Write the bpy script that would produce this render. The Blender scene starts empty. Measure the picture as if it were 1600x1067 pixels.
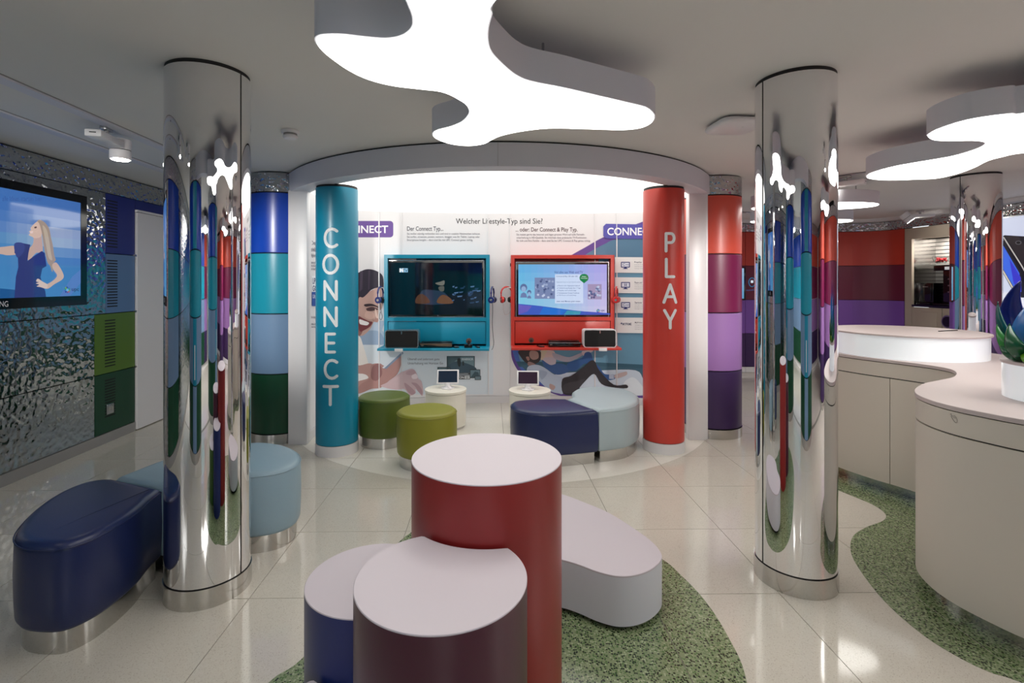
import bpy, bmesh, math, random
from mathutils import Vector, Matrix
random.seed(7)
S = bpy.context.scene
COL = S.collection
PI = math.pi
# ------------------------------------------------------------------ camera, world, exposure
F, CX, CY, EYE = 787.0, 780.0, 440.5, 1.6
cam_d = bpy.data.cameras.new('camera'); cam = bpy.data.objects.new('camera', cam_d); COL.objects.link(cam)
cam.location = (0, 0, EYE); cam.rotation_euler = (PI/2, 0, 0)
cam_d.sensor_width = 36; cam_d.lens = F/1600*36
cam_d.shift_x = (800-CX)/1600; cam_d.shift_y = -(533.5-CY)/1600
cam_d.clip_start = 0.05
S.camera = cam
W = bpy.data.worlds.new('world'); S.world = W; W.use_nodes = True
W.node_tree.nodes['Background'].inputs[0].default_value = (0.9, 0.95, 1, 1)
W.node_tree.nodes['Background'].inputs[1].default_value = 0.9
S.view_settings.view_transform = 'Standard'; S.view_settings.look = 'None'
S.view_settings.exposure = 0.45; S.view_settings.gamma = 1; S.view_settings.use_curve_mapping = False
S.cycles.use_denoising = True
S.cycles.max_bounces = 10; S.cycles.glossy_bounces = 6; S.cycles.diffuse_bounces = 5
S.cycles.sample_clamp_indirect = 6.0
LAMP_E, FILL_E, CANOPY_E, WALL_E = 4.6, 12.5, 1.5, 0.05

# ------------------------------------------------------------------ helpers
def lin(c):
    return tuple((x/255/12.92 if x/255 <= .04045 else ((x/255+.055)/1.055)**2.4) for x in c[:3]) + (1,)
def mat(name, c, rough=.5, metal=0., spec=.5, coat=0., emit=0., coatr=.05):
    m = bpy.data.materials.new(name); m.use_nodes = True
    b = m.node_tree.nodes['Principled BSDF']
    b.inputs['Base Color'].default_value = lin(c); b.inputs['Roughness'].default_value = rough
    b.inputs['Metallic'].default_value = metal; b.inputs['Specular IOR Level'].default_value = spec
    b.inputs['Coat Weight'].default_value = coat; b.inputs['Coat Roughness'].default_value = coatr
    if emit:
        b.inputs['Emission Color'].default_value = lin(c); b.inputs['Emission Strength'].default_value = emit
    return m
def nodes(m):
    return m.node_tree.nodes, m.node_tree.links, m.node_tree.nodes['Principled BSDF']
def add_noise(m, scale, amount, detail=4, bump=0., c2=None, coords='Object'):
    N, L, b = nodes(m)
    tc = N.new('ShaderNodeTexCoord'); n = N.new('ShaderNodeTexNoise')
    n.inputs['Scale'].default_value = scale; n.inputs['Detail'].default_value = detail
    L.new(tc.outputs[coords], n.inputs['Vector'])
    if amount:
        base = b.inputs['Base Color'].default_value[:]
        mx = N.new('ShaderNodeMix'); mx.data_type = 'RGBA'
        mx.inputs[6].default_value = base
        mx.inputs[7].default_value = c2 or tuple(x*(1-amount) for x in base[:3])+(1,)
        L.new(n.outputs['Fac'], mx.inputs[0]); L.new(mx.outputs[2], b.inputs['Base Color'])
    if bump:
        bp = N.new('ShaderNodeBump'); bp.inputs['Strength'].default_value = bump; bp.inputs['Distance'].default_value = .01
        L.new(n.outputs['Fac'], bp.inputs['Height']); L.new(bp.outputs['Normal'], b.inputs['Normal'])
    return m
def emis(name, c, s):
    m = bpy.data.materials.new(name); m.use_nodes = True
    N = m.node_tree.nodes; N.clear()
    e = N.new('ShaderNodeEmission'); o = N.new('ShaderNodeOutputMaterial')
    e.inputs[0].default_value = lin(c); e.inputs[1].default_value = s
    m.node_tree.links.new(e.outputs[0], o.inputs[0]); return m
def link(name, me, m=None, parent=None, ang=35):
    o = bpy.data.objects.new(name, me); COL.objects.link(o)
    if m is not None and not me.materials: me.materials.append(m)
    if ang and len(me.polygons):
        me.polygons.foreach_set('use_smooth', [True]*len(me.polygons)); me.set_sharp_from_angle(angle=math.radians(ang))
    if parent is not None: o.parent = parent
    return o
def from_bm(name, bm, m, parent=None, ang=35):
    bmesh.ops.recalc_face_normals(bm, faces=bm.faces)
    me = bpy.data.meshes.new(name); bm.to_mesh(me); bm.free()
    return link(name, me, m, parent, ang)
def raw(name, vs, fs, m, parent=None, ang=35):
    me = bpy.data.meshes.new(name); me.from_pydata(vs, [], fs); me.update()
    return link(name, me, m, parent, ang)
def tag(o, label=None, cat=None, group=None, kind=None):
    if label: o['label'] = label
    if cat: o['category'] = cat
    if group: o['group'] = group
    if kind: o['kind'] = kind
    return o
def thing(name, label, cat, group=None, loc=(0, 0, 0)):
    o = bpy.data.objects.new(name, None); COL.objects.link(o); o.empty_display_size = .1
    o.location = loc
    return tag(o, label, cat, group)
def struct(name, parent=None, label=None):
    o = bpy.data.objects.new(name, None); COL.objects.link(o); o['kind'] = 'structure'
    if label: o['label'] = label
    return o
def bm_box(bm, x0, y0, z0, x1, y1, z1, mtx=None):
    c = [(x0,y0,z0),(x1,y0,z0),(x1,y1,z0),(x0,y1,z0),(x0,y0,z1),(x1,y0,z1),(x1,y1,z1),(x0,y1,z1)]
    v = [bm.verts.new(mtx @ Vector(p) if mtx else p) for p in c]
    for f in ((3,2,1,0),(4,5,6,7),(0,1,5,4),(1,2,6,5),(2,3,7,6),(3,0,4,7)): bm.faces.new([v[i] for i in f])
def box(name, x0, y0, z0, x1, y1, z1, m, parent=None, bev=0., mtx=None):
    bm = bmesh.new(); bm_box(bm, x0, y0, z0, x1, y1, z1, mtx)
    if bev: bmesh.ops.bevel(bm, geom=list(bm.edges), offset=bev, segments=2, affect='EDGES', profile=.5)
    return from_bm(name, bm, m, parent)
def crom(pts, n=6, closed=True):
    out = []; k = len(pts)
    rng = range(k) if closed else range(k-1)
    g = (lambda i: pts[i % k]) if closed else (lambda i: pts[max(0, min(k-1, i))])
    for i in rng:
        p0, p1, p2, p3 = [g(i+j) for j in (-1, 0, 1, 2)]
        for s in range(n):
            t = s/n
            out.append(tuple(.5*(2*b+(c-a)*t+(2*a-5*b+4*c-d)*t*t+(3*b-a-3*c+d)*t**3) for a, b, c, d in zip(p0, p1, p2, p3)))
    if not closed: out.append(tuple(pts[-1]))
    return out
def circle(cx, cy, r, n=64):
    return [(cx+r*math.cos(2*PI*i/n), cy+r*math.sin(2*PI*i/n)) for i in range(n)]
def area(p): return .5*sum(p[i-1][0]*p[i][1]-p[i][0]*p[i-1][1] for i in range(len(p)))
def ccw(p): return list(p) if area(p) > 0 else list(reversed(p))
def offset(p, d):                       # ccw outline pushed outwards by d
    n = len(p); out = []
    for i in range(n):
        a, b, c = p[i-1], p[i], p[(i+1) % n]
        e1 = (b[0]-a[0], b[1]-a[1]); e2 = (c[0]-b[0], c[1]-b[1])
        l1 = math.hypot(*e1) or 1; l2 = math.hypot(*e2) or 1
        n1 = (e1[1]/l1, -e1[0]/l1); n2 = (e2[1]/l2, -e2[0]/l2)
        q = 1+n1[0]*n2[0]+n1[1]*n2[1]; q = max(q, .5)
        out.append((b[0]+d*(n1[0]+n2[0])/q, b[1]+d*(n1[1]+n2[1])/q))
    return out
def loft(name, outline, prof, m, parent=None, caps=(True, True), ang=40, m_top=None):
    p = ccw(outline); n = len(p); vs = []; fs = []
    for d, z in prof:
        q = offset(p, d) if d else p
        vs += [(x, y, z) for x, y in q]
    for k in range(len(prof)-1):
        for i in range(n):
            j = (i+1) % n; fs.append((k*n+i, k*n+j, (k+1)*n+j, (k+1)*n+i))
    if caps[0]: fs.append(tuple(reversed(range(n))))
    if caps[1]: fs.append(tuple(range((len(prof)-1)*n, len(prof)*n)))
    o = raw(name, vs, fs, m, parent, ang)
    if m_top:
        o.data.materials.append(m_top); o.data.polygons[-1].material_index = 1
    return o
def prism(name, outline, z0, z1, m, parent=None, **k): return loft(name, outline, [(0, z0), (0, z1)], m, parent, **k)
def cyl(name, x, y, r, z0, z1, m, parent=None, n=64, bev=0., **k):
    pr = [(0, z0), (0, z1)] if not bev else [(-bev, z0), (0, z0+bev), (0, z1-bev), (-bev, z1)]
    return loft(name, circle(x, y, r, n), pr, m, parent, **k)
def tube(name, path, r, m, parent=None, n=8, closed=False):
    vs = []; fs = []; k = len(path); P = [Vector(p) for p in path]
    up = None
    for i in range(k):
        a = P[i-1] if (i or closed) else P[0]; b = P[(i+1) % k] if (i < k-1 or closed) else P[-1]
        t = (b-a).normalized()
        if up is None: up = Vector((0, 0, 1)) if abs(t.z) < .9 else Vector((1, 0, 0))
        s = t.cross(up).normalized(); up = s.cross(t).normalized()
        for j in range(n):
            q = 2*PI*j/n; vs.append(tuple(P[i]+r*(math.cos(q)*s+math.sin(q)*up)))
    for i in range(k if closed else k-1):
        for j in range(n):
            a = i*n; b = ((i+1) % k)*n; fs.append((a+j, a+(j+1) % n, b+(j+1) % n, b+j))
    if not closed: fs += [tuple(range(n)), tuple(range((k-1)*n, k*n))]
    bm = bmesh.new(); bv = [bm.verts.new(v) for v in vs]
    for f in fs: bm.faces.new([bv[i] for i in f])
    return from_bm(name, bm, m, parent)
def disc_y(name, x, y0, y1, z, r, m, parent=None, n=28):          # short cylinder along Y
    return raw(name, [(x+r*math.cos(2*PI*i/n), y, z+r*math.sin(2*PI*i/n)) for y in (y0, y1) for i in range(n)],
               [(i, (i+1) % n, n+(i+1) % n, n+i) for i in range(n)]+[tuple(reversed(range(n))), tuple(range(n, 2*n))], m, parent)
def arc_panel(name, cx, cy, r, a0, a1, z0, z1, m, parent=None, th=.03, n=24, bulge=0.):   # curved block, outer radius r
    p = [(cx+r*math.cos(a0+(a1-a0)*i/n), cy+r*math.sin(a0+(a1-a0)*i/n)) for i in range(n+1)]
    p += [(cx+(r-th)*math.cos(a1+(a0-a1)*i/n), cy+(r-th)*math.sin(a1+(a0-a1)*i/n)) for i in range(n+1)]
    return prism(name, p, z0, z1, m, parent, ang=30)
def strip(name, path, z0, z1, th, m, parent=None):                # curved slab along a plan path, th to its left
    P = [Vector(p) for p in path]; q = []
    for i in range(len(P)):
        t = (P[min(i+1, len(P)-1)]-P[max(i-1, 0)]).normalized(); q.append(P[i]+th*Vector((-t.y, t.x)))
    return prism(name, [tuple(v) for v in P]+[tuple(v) for v in reversed(q)], z0, z1, m, parent, ang=30)
def kids(o): return [c for c in bpy.data.objects if c.parent is o]
def dup(o, parent=None):
    c = o.copy(); COL.objects.link(c)
    if parent is not None: c.parent = parent
    for k in kids(o): dup(k, c)
    return c
_font_cache = {}
def text_mesh(s, off=0., align='LEFT'):
    key = (s, off)
    if key in _font_cache: return _font_cache[key]
    cu = bpy.data.curves.new('lettering', 'FONT'); cu.body = s; cu.offset = off; cu.resolution_u = 3; cu.space_line = 1.0
    cu.align_x = align
    o = bpy.data.objects.new('lettering', cu); COL.objects.link(o)
    dg = bpy.context.evaluated_depsgraph_get(); dg.update()
    me = bpy.data.meshes.new_from_object(o.evaluated_get(dg))
    bpy.data.objects.remove(o); bpy.data.curves.remove(cu)
    vs = [v.co[:2] for v in me.vertices]; fs = [tuple(p.vertices) for p in me.polygons]
    x0 = min(v[0] for v in vs); x1 = max(v[0] for v in vs); y0 = min(v[1] for v in vs); y1 = max(v[1] for v in vs)
    vs = [((a-x0)/(x1-x0), (b-y0)/(y1-y0)) for a, b in vs]
    bpy.data.meshes.remove(me)
    _font_cache[key] = (vs, fs); return vs, fs
# surfaces: a function of photograph direction -> real point on a real wall / screen, pushed out by d
def ray(px, py): return Vector(((px-CX)/F, 1, -(py-CY)/F))
EYEV = Vector((0, 0, EYE))
class PlaneY:
    def __init__(s, y): s.y = y
    def __call__(s, px, py, d=0): 
        p = EYEV+ray(px, py)*s.y; return Vector((p.x, s.y-d, p.z))
class PlaneLine:                          # vertical plane through two plan points; n points to the room
    def __init__(s, a, b):
        s.a = Vector((a[0], a[1], 0)); t = (Vector((b[0], b[1], 0))-s.a).normalized(); s.n = Vector((t.y, -t.x, 0))
        if s.n.dot(-s.a) < 0: s.n = -s.n
    def __call__(s, px, py, d=0):
        r = ray(px, py); t = (s.a-EYEV).dot(s.n)/r.dot(s.n); return EYEV+r*t+s.n*d
def wall_y(x): return 6.69-.06*(x-.35)**2
class BackWall:
    def __call__(s, px, py, d=0):
        u = (px-CX)/F; y = 6.6
        for _ in range(12): y = wall_y(u*y)
        p = EYEV+ray(px, py)*y; return Vector((p.x, p.y-d, p.z))
class HorizZ:
    def __init__(s, z): s.z = z
    def __call__(s, px, py, d=0):
        r = ray(px, py); t = (s.z-EYE)/r.z; return EYEV+r*t
def ground(z):
    h = HorizZ(z); return lambda px, py: tuple(h(px, py)[:2])
class Art:
    """flat print: coloured layers with per-face colour on a surface, each layer a hair further out"""
    def __init__(s, surf, ox=0, oy=0, sc=1, d0=.004, step=.0005):
        s.f, s.ox, s.oy, s.sc, s.d, s.step = surf, ox, oy, sc, d0, step
        s.vs, s.fs, s.cs = [], [], []; s.cut = 9 if isinstance(surf, BackWall) else 0
    def at(s, x, y): return tuple(s.f(s.ox+x/s.sc, s.oy+y/s.sc, s.d))
    def poly(s, pts, c, smooth=False, n=4):
        if smooth: pts = crom(pts, n)
        if s.cut:
            xa, xb = min(p[0] for p in pts), max(p[0] for p in pts); w = s.cut*s.sc; i0 = int(math.floor(xa/w)); i1 = int(math.floor(xb/w))
            if i1 > i0:
                for i in range(i0, i1+1):
                    q = clip(list(pts), i*w, -1e5, (i+1)*w, 1e5)
                    if len(q) >= 3: b = len(s.vs); s.vs += [s.at(x, y) for x, y in q]; s.fs.append(tuple(range(b, b+len(q)))); s.cs.append(c)
                s.d += s.step; return s
        b = len(s.vs); s.vs += [s.at(x, y) for x, y in pts]; s.fs.append(tuple(range(b, b+len(pts)))); s.cs.append(c); s.d += s.step
        return s
    def rect(s, x0, y0, x1, y1, c, nx=1):
        if s.cut: return s.poly([(x0, y0), (x1, y0), (x1, y1), (x0, y1)], c)
        b = len(s.vs)
        for i in range(nx+1):
            x = x0+(x1-x0)*i/nx; s.vs += [s.at(x, y0), s.at(x, y1)]
        for i in range(nx): s.fs.append((b+2*i, b+2*i+1, b+2*i+3, b+2*i+2)); s.cs.append(c)
        s.d += s.step; return s
    def round(s, x0, y0, x1, y1, r, c):
        p = []
        for (cx, cy, a) in ((x1-r, y0+r, -90), (x1-r, y1-r, 0), (x0+r, y1-r, 90), (x0+r, y0+r, 180)):
            p += [(cx+r*math.cos(math.radians(a+18*k)), cy+r*math.sin(math.radians(a+18*k))) for k in range(6)]
        return s.poly(p, c)
    def ell(s, cx, cy, rx, ry, c, n=24): return s.poly([(cx+rx*math.cos(2*PI*i/n), cy+ry*math.sin(2*PI*i/n)) for i in range(n)], c)
    def line(s, pts, w, c):
        for (a, b) in zip(pts, pts[1:]):
            dx, dy = b[0]-a[0], b[1]-a[1]; l = math.hypot(dx, dy) or 1; nx, ny = -dy/l*w/2, dx/l*w/2
            s.poly([(a[0]+nx, a[1]+ny), (b[0]+nx, b[1]+ny), (b[0]-nx, b[1]-ny), (a[0]-nx, a[1]-ny)], c); s.d -= s.step
        s.d += s.step; return s
    def grad(s, x0, y0, x1, y1, c0, c1, n=12, vert=True, nx=1):
        for i in range(n):
            t = i/(n-1); c = tuple(a+(b-a)*t for a, b in zip(c0, c1))
            if vert: s.rect(x0, y0+(y1-y0)*i/n, x1, y0+(y1-y0)*(i+1)/n, c, nx)
            else: s.rect(x0+(x1-x0)*i/n, y0, x0+(x1-x0)*(i+1)/n, y1, c)
            s.d -= s.step
        s.d += s.step; return s
    def text(s, t, x0, y0, x1, y1, c, off=0.):
        vs, fs = text_mesh(t, off); b = len(s.vs)
        s.vs += [s.at(x0+(x1-x0)*u, y1+(y0-y1)*v) for u, v in vs]
        for f in fs: s.fs.append(tuple(b+i for i in f)); s.cs.append(c)
        s.d += s.step; return s
    def build(s, name, m, parent):
        me = bpy.data.meshes.new(name); me.from_pydata(s.vs, [], s.fs); me.update()
        a = me.color_attributes.new('Ink', 'FLOAT_COLOR', 'CORNER')
        for p, c in zip(me.polygons, s.cs):
            for li in p.loop_indices: a.data[li].color = lin(c)
        return link(name, me, m, parent, ang=0)
def ink(name, emit=0., rough=.5, coat=0., diffuse=True):
    m = mat(name, (255, 255, 255), rough, coat=coat); N, L, b = nodes(m)
    a = N.new('ShaderNodeAttribute'); a.attribute_name = 'Ink'
    L.new(a.outputs['Color'], b.inputs['Base Color'])
    if not diffuse: 
        b.inputs['Base Color'].default_value = (0, 0, 0, 1)
        for l in list(b.inputs['Base Color'].links): L.remove(l)
    if emit: L.new(a.outputs['Color'], b.inputs['Emission Color']); b.inputs['Emission Strength'].default_value = emit
    return m

# ------------------------------------------------------------------ materials
M = {}
M['ceiling'] = add_noise(mat('ceiling_paint', (226, 224, 221), .8), 3, .03)
M['white'] = mat('white_lacquer', (228, 226, 228), .35)
M['rim'] = mat('lamp_rim_white', (214, 214, 222), .5)
M['lamp'] = emis('lamp_diffuser', (255, 252, 246), LAMP_E)
M['lamp_fill'] = emis('fill_lamp_diffuser', (255, 252, 246), FILL_E)  # unseen rear lamps run far stronger than the visible ones, as added fill
M['canopy_light'] = emis('canopy_membrane', (255, 252, 244), CANOPY_E)
M['spot'] = emis('spot_lens', (255, 250, 240), 40)
M['chrome'] = mat('polished_chrome', (232, 232, 234), .015, 1)
M['brushed'] = add_noise(mat('brushed_steel', (205, 203, 200), .16, 1), 60, .06)
M['black'] = mat('black_gap', (12, 12, 14), .6)
M['blackgloss'] = mat('black_gloss', (10, 10, 12), .12, coat=.5)
M['cloth'] = add_noise(mat('speaker_cloth', (26, 26, 28), .9), 400, .3)
M['silver'] = mat('silver_trim', (190, 190, 190), .25, .9)
M['grout'] = mat('grout', (120, 116, 108), .8)
M['base_grey'] = mat('grey_base', (150, 148, 146), .45)
M['offwhite'] = mat('offwhite_table', (232, 228, 216), .4)
M['top'] = mat('table_top_laminate', (200, 191, 198), .5)
M['beige'] = mat('counter_beige', (206, 198, 186), .5)
M['worktop'] = mat('counter_top', (196, 183, 181), .45)
def colour(name, c, rough=.38, coat=.15):
    M[name] = mat(name, c, rough, coat=coat, coatr=.25); return M[name]
colour('teal', (0, 136, 168)); colour('red', (190, 50, 40)); colour('signal_red', (198, 56, 44))
colour('blue', (12, 68, 182), .3); colour('turquoise', (24, 148, 172), .3); colour('steel', (112, 142, 176), .35); colour('forest', (0, 66, 40), .35)
colour('navy_panel', (22, 36, 122), .4); colour('steel_panel', (92, 124, 168), .4); colour('green_panel', (84, 116, 36), .4); colour('forest_panel', (6, 62, 38), .4)
colour('coral', (214, 82, 64)); colour('plum', (118, 24, 72)); colour('lavender', (154, 112, 176)); colour('aubergine', (58, 34, 84))
colour('brick', (190, 60, 44)); colour('maroon', (104, 26, 52)); colour('violet', (122, 78, 166))
colour('table_red', (146, 36, 36)); colour('table_plum', (74, 16, 44)); colour('table_navy', (24, 42, 108)); colour('table_green', (70, 110, 40))
def leather(name, c, rough=.38):
    M[name] = add_noise(mat(name, c, rough, coat=.08, coatr=.3), 180, .0, bump=.06); return M[name]
leather('navy_leather', (28, 40, 86), .36); leather('sky_leather', (140, 166, 180), .42); leather('pale_leather', (172, 188, 194), .42)
leather('moss_leather', (88, 104, 34), .45); leather('olive_leather', (140, 140, 36), .48)
# polished pale terrazzo
def terrazzo(name, base, dots, rough, scale, chips):
    m = mat(name, base, rough, coat=0, spec=.5); N, L, b = nodes(m)
    tc = N.new('ShaderNodeTexCoord'); v = N.new('ShaderNodeTexVoronoi'); v.inputs['Scale'].default_value = scale
    L.new(tc.outputs['Object'], v.inputs['Vector'])
    cr = N.new('ShaderNodeValToRGB'); cr.color_ramp.interpolation = 'CONSTANT'
    e = cr.color_ramp.elements; e[0].position = 0; e[0].color = lin(dots[0][1]); e[1].position = dots[1][0]; e[1].color = lin(dots[1][1])
    for p, c in dots[2:]:
        q = e.new(p); q.color = lin(c)
    sp = N.new('ShaderNodeSeparateColor'); L.new(v.outputs['Color'], sp.inputs[0]); L.new(sp.outputs[0], cr.inputs[0])
    # matrix between the chips
    lt = N.new('ShaderNodeMath'); lt.operation = 'LESS_THAN'; lt.inputs[1].default_value = chips; L.new(v.outputs['Distance'], lt.inputs[0])
    mx = N.new('ShaderNodeMix'); mx.data_type = 'RGBA'; mx.inputs[6].default_value = lin(base)
    L.new(lt.outputs[0], mx.inputs[0]); L.new(cr.outputs[0], mx.inputs[7])
    n = N.new('ShaderNodeTexNoise'); n.inputs['Scale'].default_value = 1.3; n.inputs['Detail'].default_value = 5; L.new(tc.outputs['Object'], n.inputs['Vector'])
    m2 = N.new('ShaderNodeMix'); m2.data_type = 'RGBA'; m2.blend_type = 'MULTIPLY'; m2.inputs[0].default_value = 1
    mr = N.new('ShaderNodeMapRange'); mr.inputs[3].default_value = .9; mr.inputs[4].default_value = 1.06; L.new(n.outputs['Fac'], mr.inputs[0])
    cc = N.new('ShaderNodeCombineColor')
    for i in range(3): L.new(mr.outputs[0], cc.inputs[i])
    L.new(mx.outputs[2], m2.inputs[6]); L.new(cc.outputs[0], m2.inputs[7]); L.new(m2.outputs[2], b.inputs['Base Color'])
    return m
M['floor'] = terrazzo('pale_terrazzo', (204, 198, 186), [(0, (186, 178, 164)), (.3, (210, 205, 194)), (.7, (199, 192, 180)), (.95, (168, 160, 148))], .075, 170, .36)
M['disc'] = terrazzo('white_terrazzo', (228, 224, 214), [(0, (222, 217, 207)), (.5, (233, 229, 220))], .2, 150, .4)
M['green_terrazzo'] = terrazzo('green_terrazzo', (128, 140, 106), [(0, (34, 54, 30)), (.26, (84, 110, 66)), (.5, (108, 126, 88)), (.72, (158, 168, 136)), (.9, (24, 34, 24))], .22, 105, .5)
# hammered stainless steel
def hammered(name, scale, strength, c=(190, 192, 194), rough=.1):
    m = mat(name, c, rough, 1); N, L, b = nodes(m)
    tc = N.new('ShaderNodeTexCoord'); n = N.new('ShaderNodeTexNoise'); n.inputs['Scale'].default_value = scale; n.inputs['Detail'].default_value = .4
    n.inputs['Distortion'].default_value = .3
    v = N.new('ShaderNodeTexVoronoi'); v.feature = 'SMOOTH_F1'; v.inputs['Scale'].default_value = scale*.9
    L.new(tc.outputs['Object'], n.inputs['Vector']); L.new(tc.outputs['Object'], v.inputs['Vector'])
    ad = N.new('ShaderNodeMath'); ad.operation = 'ADD'; L.new(n.outputs['Fac'], ad.inputs[0]); L.new(v.outputs['Distance'], ad.inputs[1])
    bp = N.new('ShaderNodeBump'); bp.inputs['Strength'].default_value = strength; bp.inputs['Distance'].default_value = .02
    L.new(ad.outputs[0], bp.inputs['Height']); L.new(bp.outputs['Normal'], b.inputs['Normal'])
    return m
M['hammered'] = hammered('hammered_steel', 24, .26)
M['hammered_band'] = hammered('hammered_band', 30, .4)
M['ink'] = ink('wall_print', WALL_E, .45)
M['ink_screen'] = ink('screen_picture', .72, .05, coat=1.0, diffuse=False)
M['ink_flat'] = ink('flat_print', 0, .4)
M['glass'] = mat('clear_glass', (245, 250, 250), .02); nodes(M['glass'])[2].inputs['Transmission Weight'].default_value = 1; nodes(M['glass'])[2].inputs['IOR'].default_value = 1.3
M['letter_white'] = mat('raised_letter', (226, 230, 232), .4)
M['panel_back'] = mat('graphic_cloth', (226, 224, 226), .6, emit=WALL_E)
HC = 2.69                                # ceiling height
ROWS = (.10, .69, 1.285, 1.885, 2.485)    # heights of the colour block joints

# ------------------------------------------------------------------ floor: slab, tiles, inlays
floor = struct('floor')
box('slab', -4.6, -6, -.12, 7.8, 9.6, -.004, M['grout'], floor)
T, TX, TY, PHI = .676, .077, 3.243, math.radians(.9)
def t2w(a, b): return (TX+a*math.cos(PHI)-b*math.sin(PHI), TY+a*math.sin(PHI)+b*math.cos(PHI))
def w2t(x, y): x -= TX; y -= TY; return (x*math.cos(PHI)+y*math.sin(PHI), -x*math.sin(PHI)+y*math.cos(PHI))
tile_me = None
for i in range(-6, 10):
    for j in range(-6, 9):
        if tile_me is None:
            g = .0018; bm = bmesh.new(); bm_box(bm, g, g, -.02, T-g, T-g, 0)
            t = from_bm('tile', bm, M['floor'], floor, 0); tile_me = t.data
        else:
            t = bpy.data.objects.new('tile', tile_me); COL.objects.link(t); t.parent = floor
        x, y = t2w(i*T, j*T); t.location = (x, y, 0); t.rotation_euler = (0, 0, PHI)
box('tile_field', -4.6, -6, -.02, 7.8, t2w(0, -6*T)[1]-.12, -.0005, M['floor'], floor)
def clip(poly, x0, y0, x1, y1):
    for ax, lim, sg in ((0, x0, 1), (0, x1, -1), (1, y0, 1), (1, y1, -1)):
        out = []
        for k in range(len(poly)):
            a, b = poly[k-1], poly[k]; da, db = sg*(a[ax]-lim), sg*(b[ax]-lim)
            if (da >= 0) != (db >= 0):
                q = da/(da-db); out.append((a[0]+(b[0]-a[0])*q, a[1]+(b[1]-a[1])*q))
            if db >= 0: out.append(b)
        poly = out
        if len(poly) < 3: return []
    return poly
def inlay(name, outline, m, top, g=.0022, off=(0, 0)):
    p = [w2t(*q) for q in ccw(outline)]
    for i in range(-8, 12):
        for j in range(-8, 12):
            c = clip(p, i*T+g, j*T+g, (i+1)*T-g, (j+1)*T-g)
            if len(c) >= 3 and abs(area(c)) > .003:
                prism(name, [t2w(*q) for q in c], .0002, top, m, floor, ang=0)
isl = crom([(.938, 2.907), (.992, 2.743), (1.028, 2.569), (1.038, 2.403), (1.03, 2.246), (1.019, 2.13), (.989, 2.011), (.9, 1.75), (.72, 1.35), (.45, .95), (.1, .75),
            (-.35, .72), (-.72, .95), (-.95, 1.35), (-1.0, 1.7), (-.92, 2.011), (-.839, 2.134), (-.74, 2.5), (-.67, 2.9), (-.563, 3.215), (-.38, 3.36), (-.1, 3.38), (.2, 3.3), (.5, 3.22), (.76, 3.1)], 5)
inlay('terrazzo_piece', isl, M['green_terrazzo'], .0016)
isl2 = crom([(2.45, 4.3), (2.55, 4.02), (2.606, 3.862), (2.637, 3.77), (2.683, 3.618), (2.665, 3.478), (2.573, 3.375), (2.385, 3.279), (2.225, 3.167), (2.094, 3.001), (2.01, 2.817), (1.933, 2.536),
             (1.919, 2.306), (1.952, 2.163), (2.009, 2.067), (2.088, 2.011), (2.4, 1.72), (2.9, 1.66), (3.4, 1.9), (3.7, 2.5), (4.1, 3.1), (4.35, 3.9), (4.2, 4.7), (3.6, 5.15), (2.95, 5.1), (2.55, 4.75)], 5)
inlay('terrazzo_piece', isl2, M['green_terrazzo'], .0016)
ROT = (0.02, 6.42)
inlay('disc_tile', circle(ROT[0], ROT[1], 2.45, 96), M['disc'], .0014)

# ------------------------------------------------------------------ ceiling and outer walls
ceil = box('ceiling', -4.6, -6, HC, 7.9, 9.6, HC+.15, M['ceiling']); ceil['kind'] = 'structure'
def lx(y): return -3.907-.028*(y-3.942)
wl = struct('wall_left')
A, B = (lx(-5), -5.), (lx(9.3), 9.3)
strip('wall_core', [B, A], 0, HC, -.15, M['black'], wl)
def lpanel(name, y0, y1, z0, z1, m, th=.03, g=.004):
    return strip(name, [(lx(y0+g)+th, y0+g), (lx(y1-g)+th, y1-g)], z0+g, z1-g, th-.002, m, wl)
# hammered steel cladding
for a, b in ((2.62, 4.858),):
    lpanel('hammered_panel', a, b, ROWS[0], ROWS[1], M['hammered']); lpanel('hammered_panel', a, b, ROWS[1], ROWS[2], M['hammered'])
lpanel('hammered_panel', 2.62, 5.0, ROWS[2], ROWS[4], M['hammered'])
for a, b in ((-5, -1), (-1, 2.62), (2.62, 6.5), (6.5, 9.2)): lpanel('hammered_band', a, b, ROWS[4], HC-.012, M['hammered_band'])
def vent(y0, y1, z0, z1, n, pan):
    bm = bmesh.new()
    for k in range(n):
        z = z0+(z1-z0)*k/(n-1)
        p0 = Vector((lx(y0)+.0315, y0, z)); p1 = Vector((lx(y1)+.0315, y1, z)); h = .006
        vs = [bm.verts.new(q) for q in (p0+Vector((0, 0, -h)), p1+Vector((0, 0, -h)), p1+Vector((0, 0, h)), p0+Vector((0, 0, h)))]
        ws = [bm.verts.new(v.co+Vector((-.003, 0, 0))) for v in vs]
        bm.faces.new(vs); bm.faces.new(ws[::-1])
        for q in range(4): bm.faces.new((vs[q], ws[q], ws[(q+1) % 4], vs[(q+1) % 4]))
    o = from_bm('vent_slots', bm, M['black'], pan, 0); o['kind'] = 'stuff'
for (y0, ya, yb, n, r, m) in ((4.858, 4.99, 5.13, 14, 0, 'forest_panel'), (4.858, 4.99, 5.13, 16, 1, 'green_panel'), (5.0, 5.02, 5.16, 17, 2, 'steel_panel'), (5.0, 5.02, 5.16, 16, 3, 'navy_panel')):
    pan = lpanel('colour_panel', y0, 5.42, ROWS[r], ROWS[r+1], M[m])
    vent(ya, yb, ROWS[r]+(.16 if r == 0 else .07), ROWS[r+1]-.07, n, pan)
lpanel('colour_panel', 5.42, 6.5, 2.38, ROWS[4], M['navy_panel'])
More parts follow.
